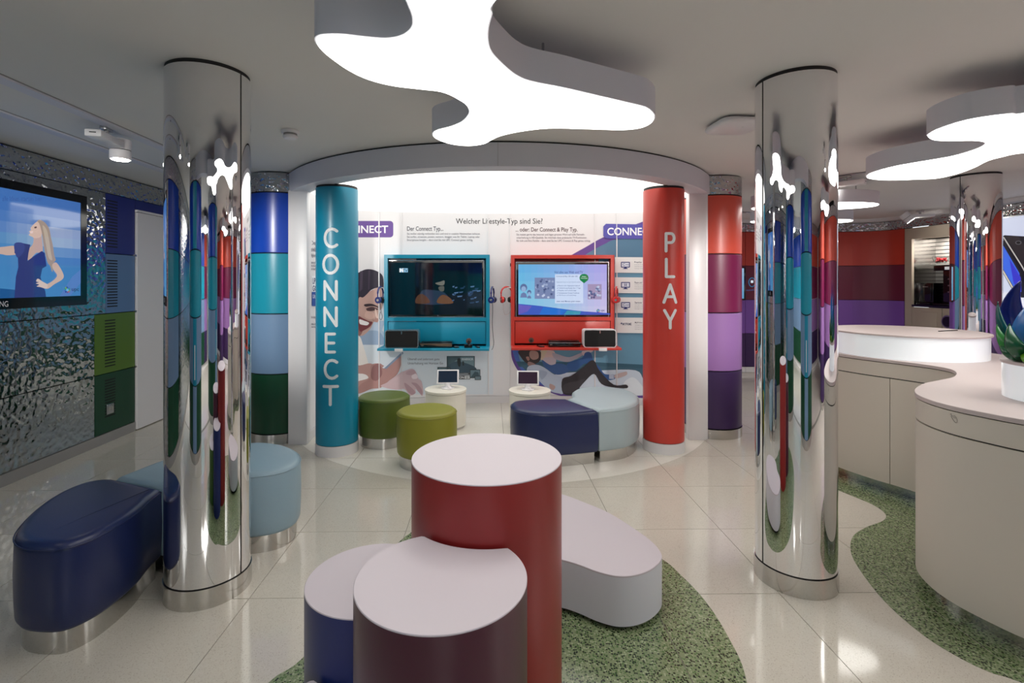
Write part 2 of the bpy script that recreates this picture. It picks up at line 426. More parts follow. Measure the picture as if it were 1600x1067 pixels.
for (a, b) in ((.7, 1.66), (1.66, 2.62)):
    for r, m in enumerate(('forest', 'steel', 'turquoise', 'blue')): lpanel('colour_panel', a, b, ROWS[r], ROWS[r+1], M[m])
for (a, b) in ((6.5, 7.8), (7.8, 9.2)):
    for r, m in enumerate(('forest_panel', 'green_panel', 'steel_panel', 'navy_panel')): lpanel('colour_panel', a, b, ROWS[r], ROWS[r+1], M[m])
for (a, b) in ((-5, -2.2), (-2.2, -.8), (-.8, .7)):
    for r in range(4): lpanel('hammered_panel', a, b, ROWS[r], ROWS[r+1], M['hammered'])
bl = strip('baseboard_left', [(lx(5.42)+.035, 5.42), (lx(-5)+.035, -5)], 0, .096, -.03, M['base_grey']); bl['kind'] = 'structure'
# double socket on the dark green panel
sk = thing('wall_socket', 'small square steel wall socket on the dark green panel', 'socket', loc=(lx(5.05)+.031, 5.05, .33))
box('cover_plate', 0, -.045, -.05, .012, .045, .05, M['silver'], sk, .003)
for dy in (-.018, .018): box('outlet', .0115, dy-.013, -.02, .0135, dy+.013, .02, M['brushed'], sk)
# white door
d1 = struct('door_1')
strip('door_leaf', [(lx(5.43)+.05, 5.43), (lx(6.48)+.05, 6.48)], .012, 2.35, .048, M['white'], d1)
strip('door_frame', [(lx(5.43)+.055, 5.425), (lx(6.48)+.055, 6.49)], 2.355, 2.378, .055, M['white'], d1)
box('hinge', lx(5.43)+.03, 5.405, 1.875, lx(5.43)+.045, 5.43, 1.895, M['silver'], d1)
box('hinge', lx(5.43)+.03, 5.405, 1.275, lx(5.43)+.045, 5.43, 1.295, M['silver'], d1)
box('hinge', lx(5.43)+.03, 5.405, .68, lx(5.43)+.045, 5.43, .70, M['silver'], d1)

# back and right wall (one sweep with a rounded corner)
back = [(-4.2, 8.9), (2.6, 8.9), (3.9, 8.92), (4.9, 8.94), (5.7, 8.945), (6.0, 8.93)]
corner = crom([(6.0, 8.93), (6.4, 8.86), (6.66, 8.64), (6.74, 8.36)], 5, False)
right = [(6.74, 8.36), (6.79, 7.7), (6.84, 7.05), (6.78, 6.3), (6.72, 5.2), (6.72, 3.0), (6.72, -5)]
wb = struct('wall_back'); strip('wall_core', back+corner[1:], 0, HC, .15, M['black'], wb)
wr = struct('wall_right')
strip('wall_core', [(7.25, 8.5), (7.35, 7.0)], 0, HC, .12, M['black'], wr)
strip('wall_core', [(6.84, 7.05), (6.78, 6.3), (6.72, 5.2), (6.72, 3.0), (6.72, -5)], 0, HC, .15, M['black'], wr)
def insetp(path, d):
    P = [Vector(p) for p in path]; q = []
    for i in range(len(P)):
        t = (P[min(i+1, len(P)-1)]-P[max(i-1, 0)]).normalized(); q.append(tuple(P[i]+d*Vector((-t.y, t.x))))
    return q
def wpanel(name, path, z0, z1, m, par, g=.004, th=.025):
    return strip(name, insetp(path, -th), z0+g, z1-g, th-.002, m, par)
segs = [[(-4.0, 8.9), (-1, 8.9)], [(-1, 8.9), (2.2, 8.9)], [(2.2, 8.9), (3.3, 8.91)], [(3.306, 8.91), (4.35, 8.93)], [(4.356, 8.93), (5.3, 8.945)], [(5.306, 8.945), (6.0, 8.93)]+corner[1:4],
        corner[3:]]
for s in segs:
    for r, m in enumerate(('aubergine', 'violet', 'maroon', 'brick') if s[0][0] > 2 else ('forest', 'steel', 'turquoise', 'blue')): wpanel('colour_panel', s, ROWS[r], ROWS[r+1], M[m], wb)
    wpanel('hammered_band', s, ROWS[4], HC-.06, M['hammered_band'], wb)
    wpanel('base_strip', s, 0, .1, M['white'], wb, th=.03)
# right wall: cladding beyond the nook and beside the camera
for s in ([(6.84, 7.05), (6.78, 6.3), (6.72, 5.2)], [(6.72, 5.19), (6.72, 3.6)], [(6.72, 3.59), (6.72, 2)], [(6.72, 1.99), (6.72, -2)], [(6.72, -2.01), (6.72, -5)]):
    wpanel('hammered_band', s, ROWS[4], HC-.06, M['hammered_band'], wr)
    wpanel('base_strip', s, 0, .1, M['white'], wr, th=.03)
    if s[0][1] < 5.5:
        for r, m in enumerate(('aubergine', 'lavender', 'plum', 'coral')): wpanel('colour_panel', s, ROWS[r], ROWS[r+1], M[m], wr)
    else:
        wpanel('wall_panel', s, .1, ROWS[4], M['white'], wr)
wpanel('hammered_band', [(6.74, 8.36), (6.79, 7.7), (6.84, 7.05)], ROWS[4], HC-.06, M['hammered_band'], wr)
# wall behind the camera (seen in the chrome only)
wre = struct('wall_rear')
strip('wall_core', [(7, -5.02), (-4.2, -5.02)], 0, HC, .15, M['ceiling'], wre)
for k, x in enumerate((-3.9, -2.9, -1.9, -.9, .1, 1.1, 3.2, 4.2, 5.2)):
    for q in range(4): strip('colour_panel', [(x+.99, -4.99), (x, -4.99)], ROWS[q]+.004, ROWS[q+1]-.004, .02, M[(('forest', 'steel', 'turquoise', 'blue') if k < 5 else ('aubergine', 'lavender', 'plum', 'coral'))[q]], wre)
strip('hammered_band', [(6.7, -4.99), (-3.9, -4.99)], 2.49, HC-.01, .02, M['hammered_band'], wre)
w_ = struct('window_1'); box('pane', 2.16, -5.0, .12, 3.14, -4.99, 2.44, M['glass'], w_)
for x in (2.11, 3.14): box('frame', x, -5.0, .1, x+.05, -4.95, 2.46, M['silver'], w_)
# ceiling edge trim along the back and right wall
tr = strip('trim_1', insetp([(2.4, 8.9)]+back[2:]+corner[1:], -.16), HC-.055, HC-.001, .15, M['white']); tr['kind'] = 'structure'
tr = strip('trim_2', insetp(right[:6], -.16), HC-.055, HC-.001, .15, M['white']); tr['kind'] = 'structure'

# ------------------------------------------------------------------ rotunda: curved graphic wall, jambs, canopy
wro = struct('wall_rotunda')
SEAM = [560-14, 593, 628, 763, 797, 929, 963, 1018]
bw = BackWall()
xs = [bw(p, 440, 0).x for p in SEAM]; xs[0] = -1.8; xs[-1] = 1.9
lw_path = crom([(-1.93, 4.98), (-1.94, 5.5), (-1.93, 5.95), (-1.88, 6.25), (-1.8, wall_y(-1.8))], 6, False)
rw_path = crom([(1.9, wall_y(1.9)), (1.98, 6.4), (2.03, 6.1), (2.03, 5.6), (2.02, 5.12)], 6, False)
full = lw_path+[(x, wall_y(x)) for x in [-1.8+3.7*i/40 for i in range(1, 40)]]+rw_path
strip('wall_core', full, 0, 2.6, .1, M['white'], wro)
def gpanel(path): return strip('graphic_panel', insetp(path, -.02), .1, 2.6, .018, M['panel_back'], wro)
gpanel(lw_path[:-1]+[(-1.803, wall_y(-1.8))]); gpanel([(1.903, wall_y(1.9))]+rw_path[1:])
for a, b in zip(xs, xs[1:]):
    n = max(3, int((b-a)/.08)); gpanel([(a+.003+(b-a-.006)*i/n, wall_y(a+.003+(b-a-.006)*i/n)) for i in range(n+1)])
for x in xs[1:-1]:
    strip('seam_strip', [(x-.007, wall_y(x)-.032), (x+.007, wall_y(x)-.032)], .1, 2.5, .012, M['white'], wro)
strip('base_strip', insetp(full, -.03), 0, .095, .03, M['white'], wro)
# white end jambs
def jamb(x0, x1, y0, d):
    return box('end_jamb', x0, y0, 0, x1, y0+d, 2.5, M['white'], wro, .004)
jamb(-2.075, -1.89, 4.95, .09); jamb(1.92, 2.095, 5.09, .09)
# canopy
cn = thing('canopy', 'large round white ceiling canopy with glowing disc over the graphic wall', 'canopy', loc=(0, 0, 0))
def ring(name, cx, cy, r1, r0, z0, z1, m, par, n=128):
    vs = []; 
    for r, z in ((r1, z0), (r1, z1), (r0, z1), (r0, z0)): vs += [(cx+r*math.cos(2*PI*i/n), cy+r*math.sin(2*PI*i/n), z) for i in range(n)]
    fs = [(k*n+i, k*n+(i+1) % n, ((k+1) % 4)*n+(i+1) % n, ((k+1) % 4)*n+i) for k in range(4) for i in range(n)]
    return raw(name, vs, fs, m, par)
CC = (-.01, 6.36); CR = 2.48
ring('fascia', CC[0], CC[1], CR, CR-.16, 2.492, HC-.014, M['rim'], cn)
ring('shadow_gap', CC[0], CC[1], CR-.01, CR-.1, HC-.014, HC-.001, M['black'], cn)
ring('inner_lip', CC[0], CC[1], CR-.16, CR-.19, 2.496, 2.53, M['white'], cn)
cyl('light_membrane', CC[0], CC[1], CR-.16, 2.505, 2.512, M['canopy_light'], cn, 128)
for a in (-90, -200, 20): 
    ca, sa = math.cos(math.radians(a)), math.sin(math.radians(a))
    box('fascia_joint', -.0012, 0, 2.492, .0012, .004, HC-.014, M['base_grey'], cn, 0, Matrix.Translation((CC[0]+(CR+.0015)*ca, CC[1]+(CR+.0015)*sa, 0)) @ Matrix.Rotation(math.radians(a+90), 4, 'Z'))

# ------------------------------------------------------------------ prints on the rotunda wall
INK = M['ink']
D0 = .0215
# man looking at a tablet (traced in crop coordinates: origin 555,400 scale 4.64)
a = Art(bw, 555, 400, 4.64, D0)
a.poly([(-60, 100), (210, 100), (210, 420), (175, 520), (120, 640), (-60, 700)], (226, 224, 230))
a.poly([(70, 500), (215, 470), (220, 560), (560, 600), (560, 660), (60, 640)], (182, 196, 214), True)
a.poly([(30, 560), (160, 540), (215, 600), (215, 640), (40, 660)], (150, 170, 196), True)
a.poly([(-60, 640), (1000, 650), (1000, 1000), (-60, 1000)], (216, 224, 232))
SK = (196, 160, 150); SKD = (150, 108, 102); SKL = (226, 196, 184); HR = (44, 36, 52)
a.poly([(-60, 280), (60, 270), (120, 250), (170, 225), (200, 235), (204, 330), (196, 380), (180, 395), (178, 440), (165, 480), (140, 475), (110, 530), (60, 575), (20, 575), (-60, 600)], SK, True)       # face
a.poly([(-60, 440), (30, 440), (60, 520), (40, 575), (0, 580), (-60, 590)], SKD, True)
a.poly([(-60, 160), (10, 130), (70, 100), (120, 97), (170, 115), (204, 150), (206, 235), (170, 228), (120, 245), (90, 275), (60, 300), (30, 305), (20, 420), (-60, 420)], HR, True)        # hair
a.poly([(40, 110), (60, 108), (56, 240), (36, 260)], (70, 58, 76)); a.poly([(100, 102), (112, 101), (108, 240), (96, 245)], (66, 54, 72))
a.poly([(84, 380), (120, 368), (146, 372), (172, 385), (150, 392), (120, 398), (95, 398)], (84, 58, 60), True)            # eye
a.poly([(70, 350), (120, 345), (165, 362), (176, 376), (130, 362), (80, 366)], (58, 42, 48), True)               # brow
a.poly([(150, 400), (172, 440), (166, 476), (140, 474), (132, 462), (152, 448)], (176, 134, 126), True)
a.poly([(150, 380), (165, 420), (172, 445), (160, 450), (146, 420)], SKL, True)
a.poly([(26, 440), (60, 450), (100, 470), (130, 478), (110, 510), (70, 535), (36, 540)], (120, 60, 66), True)        # mouth
a.poly([(36, 458), (70, 468), (104, 482), (92, 500), (60, 498), (36, 488)], (236, 232, 232), True)
a.poly([(84, 400), (130, 405), (146, 440), (110, 460), (74, 440)], (214, 176, 164), True)
a.poly([(-60, 570), (30, 575), (60, 640), (90, 740), (100, 790), (60, 800), (-60, 860)], (236, 230, 226), True)         # shirt
a.poly([(-60, 800), (40, 790), (110, 775), (150, 800), (170, 870), (120, 900), (60, 960), (20, 990), (-60, 1000)], (188, 148, 142), True)  # forearm
a.poly([(-60, 860), (60, 850), (100, 880), (40, 900), (-60, 920)], (240, 236, 236), True)
a.poly([(120, 790), (180, 775), (230, 790), (330, 700), (338, 770), (310, 850), (250, 900), (190, 950), (120, 960), (60, 985), (20, 990), (40, 930), (110, 880)], (176, 134, 130), True)  # hand
a.poly([(130, 800), (180, 780), (200, 850), (160, 900), (120, 880)], (146, 104, 104), True)
a.poly([(210, 810), (330, 700), (350, 690), (352, 705), (230, 815)], (130, 146, 170)); a.poly([(200, 806), (330, 690), (344, 692), (212, 812)], (214, 220, 230))
a.poly([(190, 940), (240, 910), (320, 850), (360, 830), (420, 815), (450, 850), (460, 885), (480, 900), (490, 930), (496, 980), (488, 1010), (470, 990), (440, 960), (440, 990), (400, 1005), (360, 960), (300, 965)], (204, 178, 184), True)
for q in ([(360, 915), (400, 940), (440, 985), (410, 1000), (372, 960)], [(410, 915), (450, 920), (484, 960), (488, 1000), (462, 980), (440, 945)]): a.poly(q, (180, 148, 156), True)
a.poly([(412, 865), (440, 850), (458, 870), (446, 886), (420, 886)], (230, 214, 220), True)
a.poly([(385, 830), (430, 822), (440, 845), (400, 860), (370, 850)], (190, 160, 168), True)
a.build('printed_man', INK, wro)
# devices picture and small captions
a = Art(bw, 590, 480, 7.62, D0+.004)
a.rect(826, 578, 1158, 776, (46, 56, 62)); a.rect(834, 586, 1150, 768, (110, 134, 142)); a.poly([(834, 690), (950, 640), (1150, 700), (1150, 768), (834, 768)], (60, 82, 96), True)
a.poly([(834, 586), (1000, 586), (920, 640), (834, 690)], (70, 92, 100)); a.poly([(955, 610), (985, 605), (992, 660), (985, 700), (965, 700), (950, 650)], (26, 34, 38), True); a.poly([(1010, 640), (1030, 640), (1032, 690), (1012, 690)], (40, 50, 54))
a.text('WARRIOR', 1000, 600, 1142, 628, (214, 224, 230), .02)
a.rect(870, 776, 1104, 800, (70, 76, 80)); a.rect(905, 782, 1080, 792, (150, 156, 160))
a.rect(716, 708, 868, 800, (40, 48, 52)); a.rect(724, 716, 860, 792, (96, 120, 128)); a.poly([(730, 792), (790, 740), (850, 716), (860, 760), (800, 792)], (56, 74, 82))
a.rect(1100, 736, 1224, 838, (40, 48, 52)); a.rect(1106, 744, 1218, 828, (104, 128, 138)); a.poly([(1110, 828), (1160, 760), (1200, 770), (1218, 828)], (62, 84, 94))
a.rect(1158, 812, 1232, 860, (40, 48, 52)); a.rect(1164, 818, 1226, 854, (110, 130, 140))
a.rect(900, 806, 1104, 852, (28, 30, 32)); a.text('HORIZON', 870, 814, 1030, 844, (232, 234, 236), .02); a.rect(1038, 812, 1098, 846, (220, 224, 226)); a.text('GO', 1050, 818, 1086, 842, (60, 64, 66), .02)
a.text('Überall und jederzeit gute', 366, 594, 740, 632, (96, 98, 108), .0); a.text('Unterhaltung mit Horizon Go', 366, 646, 784, 684, (96, 98, 108), .0)
a.build('printed_devices', INK, wro)
# headings
a = Art(bw, 0, 0, 1, D0)
a.text('Welcher Lifestyle-Typ sind Sie?', 712.5, 341.5, 847.5, 352.5, (40, 36, 40), .004)
a.text('Der Connect Typ...', 636.5, 354, 693, 363, (44, 38, 60), .006)
a.text('... oder: Der Connect & Play Typ.', 805.5, 355.5, 902, 364, (74, 40, 48), .006)
for k, t in enumerate(('Sie wollen ständig verbunden sein und sind in sozialen Netzwerken zuhause.', 'Sie surfen, streamen, posten, twittern, bloggen was Ihr Tablet, Laptop oder', 'Smartphone hergibt – dann sind Sie mit UPC Connect genau richtig.')):
    a.text(t, 636.5, 363.8+4.9*k, (750.5, 750, 739)[k], 367.6+4.9*k, (92, 88, 100))
for k, t in enumerate(('Sie nutzen gerne das Internet und legen grossen Wert auf tolle Fernseh-', 'unterhaltung in HD-Qualität. Sie möchten dazu praktische TV-Funktionen', 'für sich und Ihre Familie – dann sind Sie bei UPC Connect & Play genau richtig.')):
    a.text(t, 807, 365+4.9*k, (913, 916, 922)[k], 368.8+4.9*k, (92, 88, 100))
a.build('printed_heading', INK, wro)
a = Art(bw, 0, 0, 1, D0)
a.round(500, 345.5, 615, 371, 5, (104, 74, 148)); a.text('CONNECT', 526, 352.5, 607, 364.5, (244, 242, 246), .02)
a.build('printed_badge', INK, wro)
# right picture: couple on a rug (origin 790,490 scale 7.27) inside a sweeping violet frame
a = Art(bw, 790, 490, 7.27, D0)
BG = (104, 152, 178)
a.poly(crom([(60, 300), (62, 390), (75, 520), (160, 670), (300, 780), (480, 880), (700, 945), (1100, 960), (1745, 960)], 5, False)+crom([(1745, -1090), (1548, -1040), (1120, -872), (909, -756), (741, -661), (560, -540), (300, -300), (120, 0)], 5, False), (98, 70, 146))
a.poly(crom([(70, 300), (72, 390), (110, 520), (190, 650), (330, 760), (520, 860), (740, 915), (1100, 930), (1745, 920)], 5, False)+[(1745, 0), (300, 0)], (76, 108, 186))
a.poly(crom([(120, 300), (140, 400), (160, 520), (240, 640), (360, 750), (540, 845), (760, 900), (1100, 915), (1745, 905)], 5, False)+crom([(1745, -880), (1265, -843), (1127, -792), (1003, -727), (887, -654), (700, -500), (400, -200), (200, 100)], 5, False), BG)
a.poly(crom([(1745, -880), (1265, -843), (1127, -792), (1003, -727), (887, -654)], 5, False)+[(880, -560), (1745, -560)], (84, 122, 150))
a.poly([(120, 540), (1000, 548), (1640, 580), (1640, 640), (1000, 620), (150, 600)], (56, 96, 116)); a.poly([(160, 575), (1000, 590), (1640, 625), (1640, 780), (900, 900), (560, 850), (330, 740)], (66, 104, 124))
a.poly([(560, 690), (800, 660), (1100, 640), (1470, 640), (1560, 740), (1640, 800), (1640, 915), (1100, 925), (900, 880), (780, 800)], (206, 218, 232), True)          # rug
a.poly([(1330, 800), (1420, 720), (1500, 760), (1580, 900), (1400, 915)], (228, 236, 244), True)
# woman
a.poly([(420, 420), (540, 420), (560, 470), (540, 500), (470, 510), (410, 500)], (212, 190, 186), True); a.poly([(400, 415), (470, 415), (440, 480), (440, 540), (400, 520), (385, 470)], (208, 196, 172), True)
a.poly([(430, 500), (560, 500), (560, 580), (520, 590), (450, 560)], (196, 186, 196), True)
a.poly([(410, 520), (470, 560), (520, 580), (600, 560), (700, 590), (720, 650), (600, 690), (520, 660), (440, 600)], (62, 96, 150), True)    # blue top
a.poly([(530, 440), (600, 460), (720, 490), (860, 440), (880, 460), (800, 510), (700, 545), (580, 520), (540, 490)], (176, 172, 186), True)    # arm
a.poly([(860, 430), (900, 415), (970, 410), (990, 425), (930, 450), (910, 475), (880, 475)], (206, 194, 200), True)
a.poly([(700, 560), (860, 500), (900, 440), (960, 440), (1000, 540), (1060, 600), (1120, 680), (1230, 690), (1230, 740), (1120, 740), (1000, 620), (900, 560), (800, 640), (720, 640)], (52, 92, 150), True)
a.poly([(1170, 685), (1225, 690), (1225, 740), (1170, 735)], (190, 200, 220)); a.poly([(1235, 690), (1330, 660), (1370, 655), (1370, 690), (1300, 720), (1240, 730)], (196, 176, 176), True)
# man
a.poly([(150, 415), (370, 415), (400, 470), (380, 540), (310, 570), (240, 560), (180, 500)], (60, 52, 54), True); a.poly([(280, 420), (360, 430), (370, 500), (310, 520), (270, 480)], (170, 140, 132), True)
a.poly([(230, 490), (262, 485), (270, 520), (250, 530)], (170, 130, 120), True); a.poly([(260, 540), (320, 560), (350, 590), (300, 600), (250, 580)], (156, 128, 124), True)
a.poly([(250, 600), (350, 575), (440, 610), (540, 680), (640, 720), (670, 800), (650, 900), (600, 900), (500, 870), (380, 760), (330, 710), (250, 690)], (186, 200, 220), True)
a.poly([(380, 640), (470, 660), (440, 720), (400, 740)], (164, 180, 204), True); a.poly([(500, 790), (560, 820), (540, 860), (500, 840)], (190, 160, 156), True)
a.poly([(640, 740), (740, 700), (880, 600), (960, 530), (1010, 540), (1060, 640), (1220, 800), (1360, 800), (1370, 840), (1200, 830), (1080, 790), (1000, 680), (900, 760), (800, 880), (780, 915), (650, 900)], (50, 46, 52), True)
a.poly([(660, 800), (800, 760), (900, 740), (780, 880), (660, 890)], (66, 62, 68), True)
a.build('printed_couple', INK, wro)
a = Art(bw, 790, 390, 7.27, D0+.012)
for k, (y0, y1, t) in enumerate(((90, 262, 'Replay'), (318, 492, 'Pause und'), (544, 716, 'Startover'), (772, 940, 'MyPrime'))):
    a.poly([(1235, y0-4), (1560, y0-2), (1640, y0), (1640, y1+8), (1560, y1+4), (1235, y1)], (232, 230, 228))
    a.text(t, 1456, y0+44, 1540, y0+66, (90, 90, 110), .01)
    for q in range(3): a.text('Sendungen zeitversetzt ansehen', 1456, y0+76+22*q, 1630, y0+88+22*q, (150, 150, 160))
    if k < 3:
        a.round(1302, y0+50, 1404, y0+114, 8, (46, 56, 120)); a.rect(1312, y0+60, 1394, y0+104, (226, 230, 240)); a.poly([(1340, y0+114), (1366, y0+114), (1372, y0+126), (1334, y0+126)], (46, 56, 120)); a.rect(1326, y0+124, 1380, y0+130, (46, 56, 120))
        if k == 1: a.rect(1340, y0+66, 1348, y0+98, (46, 56, 120)); a.rect(1358, y0+66, 1366, y0+98, (46, 56, 120))
        else:
            a.line([(1338+13*math.cos(t_), y0+80+13*math.sin(t_)) for t_ in [.6+.5*i for i in range(11)]], 4, (46, 56, 120)); a.text('replay' if k == 0 else 'start', 1354, y0+74, 1392, y0+90, (70, 78, 130), .01)
    else:
        a.poly([(1305+(14 if i % 2 else 6)*math.sin(PI*i/5), y0+62-(14 if i % 2 else 6)*math.cos(PI*i/5)) for i in range(10)], (46, 56, 120)); a.text('MYPRIME', 1318, y0+56, 1418, y0+84, (90, 96, 120), .01)
a.build('printed_service_list', INK, wro)
a = Art(bw, 0, 0, 1, D0+.010)
a.poly([(942, 354), (946, 350), (1004, 351), (1030, 353), (1030, 374), (946, 373), (942, 369)], (84, 80, 166)); a.text('CONNECT', 948, 356, 1022, 368, (244, 242, 246), .02)
a.build('printed_badge', INK, wro)
# left side wall print (seen beside the turquoise pillar)
class SideX:
    def __init__(s, x): s.x = x
    def __call__(s, px, py, d=0):
        r = ray(px, py); t = s.x/r.x; p = EYEV+r*t; return Vector((s.x+d, p.y, p.z))
a = Art(SideX(-1.918), 0, 0, 1, .004)
for k, (t, y, h) in enumerate((('Der', 376, 7), ('schnellste', 386, 7), ('Highspeed', 396, 7), ('Internet und TV', 408, 4), ('für alle Geräte', 413, 4), ('im Haushalt', 418, 4), ('Die Highlights', 494, 4), ('ohne Limite', 504, 4), ('ohne Aufpreis', 509, 4))):
    a.text(t, 485.5, y, 494, y+h, (90, 90, 110), .01)
a.rect(486, 431, 496, 456, (240, 242, 246)); a.text('UPC', 487, 434, 494, 444, (40, 50, 110), .02); a.text('GO', 487, 446, 494, 455, (40, 50, 110), .02); a.rect(486, 456, 496, 478, (40, 84, 164)); a.text('Ultra', 487, 460, 494, 466, (240, 240, 250), .01)
a.build('printed_offer', INK, wro)
a = Art(SideX(2.012), 0, 0, 1, -.004, -.0005)
a.rect(1069, 372, 1077, 450, (206, 214, 226)); a.rect(1069, 450, 1077, 545, (170, 84, 80)); a.rect(1069, 480, 1077, 500, (70, 50, 60)); a.rect(1069, 560, 1077, 620, (196, 70, 62))
a.build('printed_offer', INK, wro)

# ------------------------------------------------------------------ pillars
def chrome_pillar(x, y, r, label, joint_deg):
    t = thing('chrome_pillar', label, 'pillar', loc=(x, y, 0))
    cyl('shaft', 0, 0, r, .104, HC-.02, M['chrome'], t, 128)
    cyl('base_ring', 0, 0, r+.005, 0, .098, M['brushed'], t, 128)
    cyl('shadow_gap', 0, 0, r-.004, .098, .105, M['black'], t, 64)
    cyl('shadow_gap', 0, 0, r-.004, HC-.02, HC, M['black'], t, 64)
    for a_ in joint_deg:
        q = math.radians(a_); box('joint', -.002, -.002, .0, .002, .0025, HC-.02, M['black'], t, 0, Matrix.Translation((r*math.cos(q), r*math.sin(q), 0)) @ Matrix.Rotation(q, 4, 'Z'))
    return t
chrome_pillar(-1.524, 2.643, .199, 'tall mirror chrome pillar rising behind the blue leather bench', (-14, 166))
chrome_pillar(1.601, 2.727, .195, 'tall mirror chrome pillar between the red PLAY pillar and the beige counter', (-170, 10))
chrome_pillar(4.88, 5.16, .2, 'far mirror chrome pillar behind the counter', (-168, 12))
# stroke letters with round ends, bent round a pillar
GL = {'C': [[(.62+.52*math.cos(math.radians(q)), .5+.5*math.sin(math.radians(q))) for q in range(50, 311, 20)]],
      'O': [[(.5+.52*math.cos(math.radians(q)), .5+.5*math.sin(math.radians(q))) for q in range(0, 361, 20)]],
      'N': [[(.08, 0), (.08, 1), (.92, 0), (.92, 1)]], 'E': [[(.85, 0), (.12, 0), (.12, 1), (.85, 1)], [(.12, .5), (.8, .5)]],
      'T': [[(0, 1), (1, 1)], [(.5, 1), (.5, 0)]], 'P': [[(.1, 0), (.1, 1), (.5, 1)]+[(.55+.35*math.cos(math.radians(q)), .74+.26*math.sin(math.radians(q))) for q in range(75, -91, -15)]+[(.1, .48)]],
      'L': [[(.12, 1), (.12, 0), (.88, 0)]], 'A': [[(0, 0), (.5, 1), (1, 0)], [(.2, .32), (.8, .32)]], 'Y': [[(.05, 1), (.5, .42), (.95, 1)], [(.5, .42), (.5, 0)]]}
def letter(ch, R, zb, w, h, sw, m, par):
    vs = []; fs = []
    def P(x, z, d):
        q = x/R; return ((R+d)*math.sin(q), -(R+d)*math.cos(q), zb+z)
    def prism2(pts):
        n = len(pts); b = len(vs)
        vs.extend(P(x, z, .003) for x, z in pts); vs.extend(P(x, z, -.002) for x, z in pts)
        fs.append(tuple(range(b, b+n))); fs.extend((b+i, b+n+i, b+n+(i+1) % n, b+(i+1) % n) for i in range(n))
    for st in GL[ch]:
        pts = [((x-.5)*(w-sw), sw/2+z*(h-sw)) for x, z in st]
        sub = []
        for a_, b_ in zip(pts, pts[1:]):
            n_ = max(1, int(abs(b_[0]-a_[0])/.018)); sub += [(a_[0]+(b_[0]-a_[0])*i/n_, a_[1]+(b_[1]-a_[1])*i/n_) for i in range(n_)]
        sub.append(pts[-1])
        for a_, b_ in zip(sub, sub[1:]):
            dx, dz = b_[0]-a_[0], b_[1]-a_[1]; l = math.hypot(dx, dz); t_ = math.atan2(dz, dx)
            prism2([(b_[0]+sw/2*math.cos(t_+q), b_[1]+sw/2*math.sin(t_+q)) for q in [-PI/2+PI*k/8 for k in range(9)]]+[(a_[0]+sw/2*math.cos(t_+q), a_[1]+sw/2*math.sin(t_+q)) for q in [PI/2+PI*k/8 for k in range(9)]])
    return raw('letter', vs, fs, m, par, 30)
def word_pillar(x, y, r, word, z_top, pitch, h, w, mname, label, ztop=2.472):
    t = thing('word_pillar', label, 'pillar', loc=(x, y, 0))
    cyl('shaft', 0, 0, r, .104, ztop, M[mname], t, 96); cyl('plinth', 0, 0, r+.003, 0, .098, M['white'], t, 96)
    cyl('shadow_gap', 0, 0, r-.006, .098, .105, M['black'], t, 48); cyl('shadow_gap', 0, 0, r-.006, ztop, 2.496, M['black'], t, 48)
    for k, ch in enumerate(word): letter(ch, r, z_top-k*pitch-h, w*(1 if ch not in 'ELP' else .86), h, .026, M['letter_white'], t)
word_pillar(-1.535, 4.771, .193, 'CONNECT', 2.095, .2388, .19, .152, 'teal', 'turquoise round pillar lettered CONNECT in front of the graphic wall')
word_pillar(1.577, 4.836, .19, 'PLAY', 2.06, .2365, .188, .138, 'signal_red', 'red round pillar lettered PLAY in front of the graphic wall')
# colour block columns
def block_column(x, y, r, cols, label, group=None, gap=.005, white_strip=False):
    t = thing('colour_block_column', label, 'column', group, loc=(x, y, 0))
    for k, c in enumerate(cols):
        loft('colour_block', circle(0, 0, r, 96), [(-.004, ROWS[k]+gap), (0, ROWS[k]+gap+.004), (0, ROWS[k+1]-gap-.004), (-.004, ROWS[k+1]-gap)], M[c], t)
    cyl('core', 0, 0, r-.02, .05, HC-.01, M['black'], t, 48)
    cyl('plinth', 0, 0, r+.004, 0, .096, M['brushed'], t, 96)
    cyl('hammered_band', 0, 0, r, ROWS[4]+.006, HC-.012, M['hammered_band'], t, 96)
    return t
block_column(-2.27, 5.24, .3, ('forest', 'steel', 'turquoise', 'blue'), 'round column of blue, turquoise, steel blue and dark green blocks beside the canopy')
block_column(2.27, 5.4, .3, ('aubergine', 'lavender', 'plum', 'coral'), 'round column of coral, plum, lavender and aubergine blocks beside the canopy')
c3 = block_column(-1.7, -.68, .86, ('forest', 'steel', 'turquoise', 'blue'), 'blue block column beside the camera seen only mirrored in the left chrome pillar', None)
c4 = block_column(1.55, -1.02, .95, ('forest', 'steel', 'turquoise', 'blue'), 'wide blue block column behind the camera mirrored in the right chrome pillar', None)
c5 = block_column(5.3, -.9, .6, ('aubergine', 'lavender', 'plum', 'coral'), 'coral block column behind the counter mirrored in the right chrome pillar', None)
for c, r in ((c3, .86), (c4, .95)):
    for r0, m in ((0, 'steel'), (1, 'teal'), (2, 'turquoise'), (3, 'teal')):
        arc_panel('raised_strip', 0, 0, r+.02, math.radians(77), math.radians(103), ROWS[r0]+.006, ROWS[r0+1]-.006, M[m], c, .03)
    box('white_notice', -.04, r+.03, .75, .04, r+.04, 1.05, M['white'], c)
cn2 = thing('rear_canopy', 'round white ceiling ring over the columns behind the camera, mirrored in the chrome', 'canopy')
ring('fascia', -.05, -1.75, 2.48, 2.3, 2.5, HC-.002, M['rim'], cn2)

